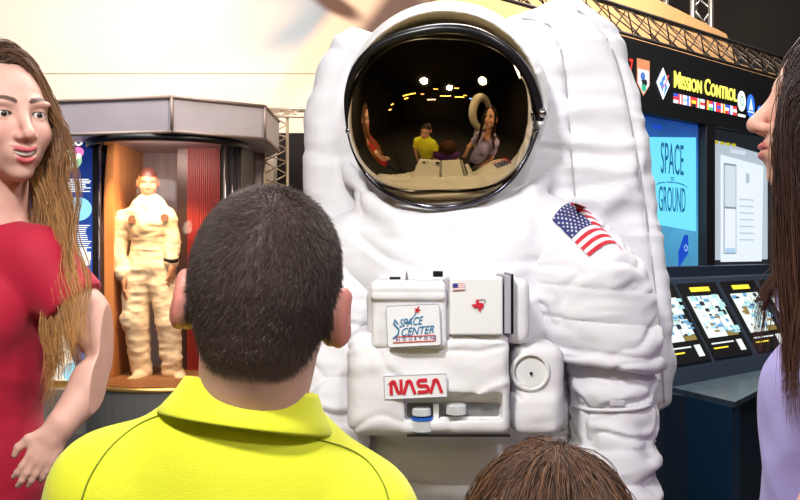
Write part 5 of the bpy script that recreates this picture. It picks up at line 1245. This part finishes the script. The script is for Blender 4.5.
# ================================================================== lights
def area(name, loc_, to, size, power, col=(1, 1, 1), sy=None, spread=None):
    l = bpy.data.lights.new(name, 'AREA'); l.shape = 'DISK'; l.energy = power; l.color = col; l.size = size
    if sy: l.shape = 'RECTANGLE'; l.size_y = sy
    if spread: l.spread = math.radians(spread)
    o = bpy.data.objects.new(name, l); COL.objects.link(o); o.location = loc_; o.rotation_euler = (Vector(to)-Vector(loc_)).to_track_quat('-Z', 'Y').to_euler(); return o
area('key_lamp', (-.45, .10, 2.60), (.1, 1.6, 1.25), .24, 27, (1, .98, .97))
area('fill_lamp', (1.5, .3, 2.7), (.1, 1.5, 1.2), .35, 12, (.95, .95, 1))
area('soft_overhead_fill', (0, 2.5, 3.9), (0, 1.3, 0), 1.1, 30, (.93, .91, 1))  # added overhead fill, no fixture; kept out of the visor reflection
area('rear_lamp', (.35, 2.9, 3.3), (-.2, 1.0, 1.3), 1.2, 22, (1, .96, .92))
area('case_front_wash', (-2.2, 4.2, 3.6), (-2.0, 6.4, 2.2), 1.0, 13, (.92, .88, 1))
area('wall_wash', (-2.2, 5.2, 4.6), (-2.4, 8.6, 2.6), 2.5, 165, (1, .94, .87), 1.0)
area('front_fill', (.35, -.5, 2.6), (.1, 1.6, 1.2), .22, 11, (.97, .97, 1))  # added frontal fill to soften the chest module shadows
area('case_fill', (-1.8, 6.75, 2.15), (-1.8, 7.4, .9), .5, 9, (1, .85, .75))  # extra fill added inside the case to brighten its dark lining
area('partition_wash', (1.2, 3.5, 4.4), (1.5, 4.9, 2.5), 1.2, 170, (1, .85, .65))
for x in (-1.55, -2.05):
    l = bpy.data.lights.new('case_spot', 'SPOT'); l.energy = 42; l.color = (1, .62, .30); l.spot_size = math.radians(75); l.shadow_soft_size = .05
    o = bpy.data.objects.new('case_spot', l); COL.objects.link(o); o.location = (x, 6.52, 2.12); o.rotation_euler = (Vector((-1.86, 7.0, 1.0))-o.location).to_track_quat('-Z', 'Y').to_euler()
area('console_lamp', K(.4, 1.6, 3.2), K(.5, 0, 1.2), .8, 14, (.85, .92, 1))
w = bpy.data.worlds.new('World'); SC.world = w; w.use_nodes = True; w.node_tree.nodes['Background'].inputs[0].default_value = (.05, .05, .055, 1); w.node_tree.nodes['Background'].inputs[1].default_value = 1
# ================================================================== camera
cd = bpy.data.cameras.new('Camera'); cam = bpy.data.objects.new('Camera', cd); COL.objects.link(cam); SC.camera = cam
cam.location = (0, 0, CAMZ); cam.rotation_euler = (math.pi/2, 0, 0); cd.sensor_width = 36; cd.lens = 36*F/800; cd.clip_start = .02; cd.clip_end = 60
vs = SC.view_settings; vs.view_transform = 'Standard'; vs.look = 'None'; vs.exposure = 0.35; vs.gamma = 1; vs.use_curve_mapping = False
try: SC.cycles.use_denoising = True; SC.cycles.max_bounces = 8; SC.cycles.sample_clamp_indirect = 6
except Exception: pass
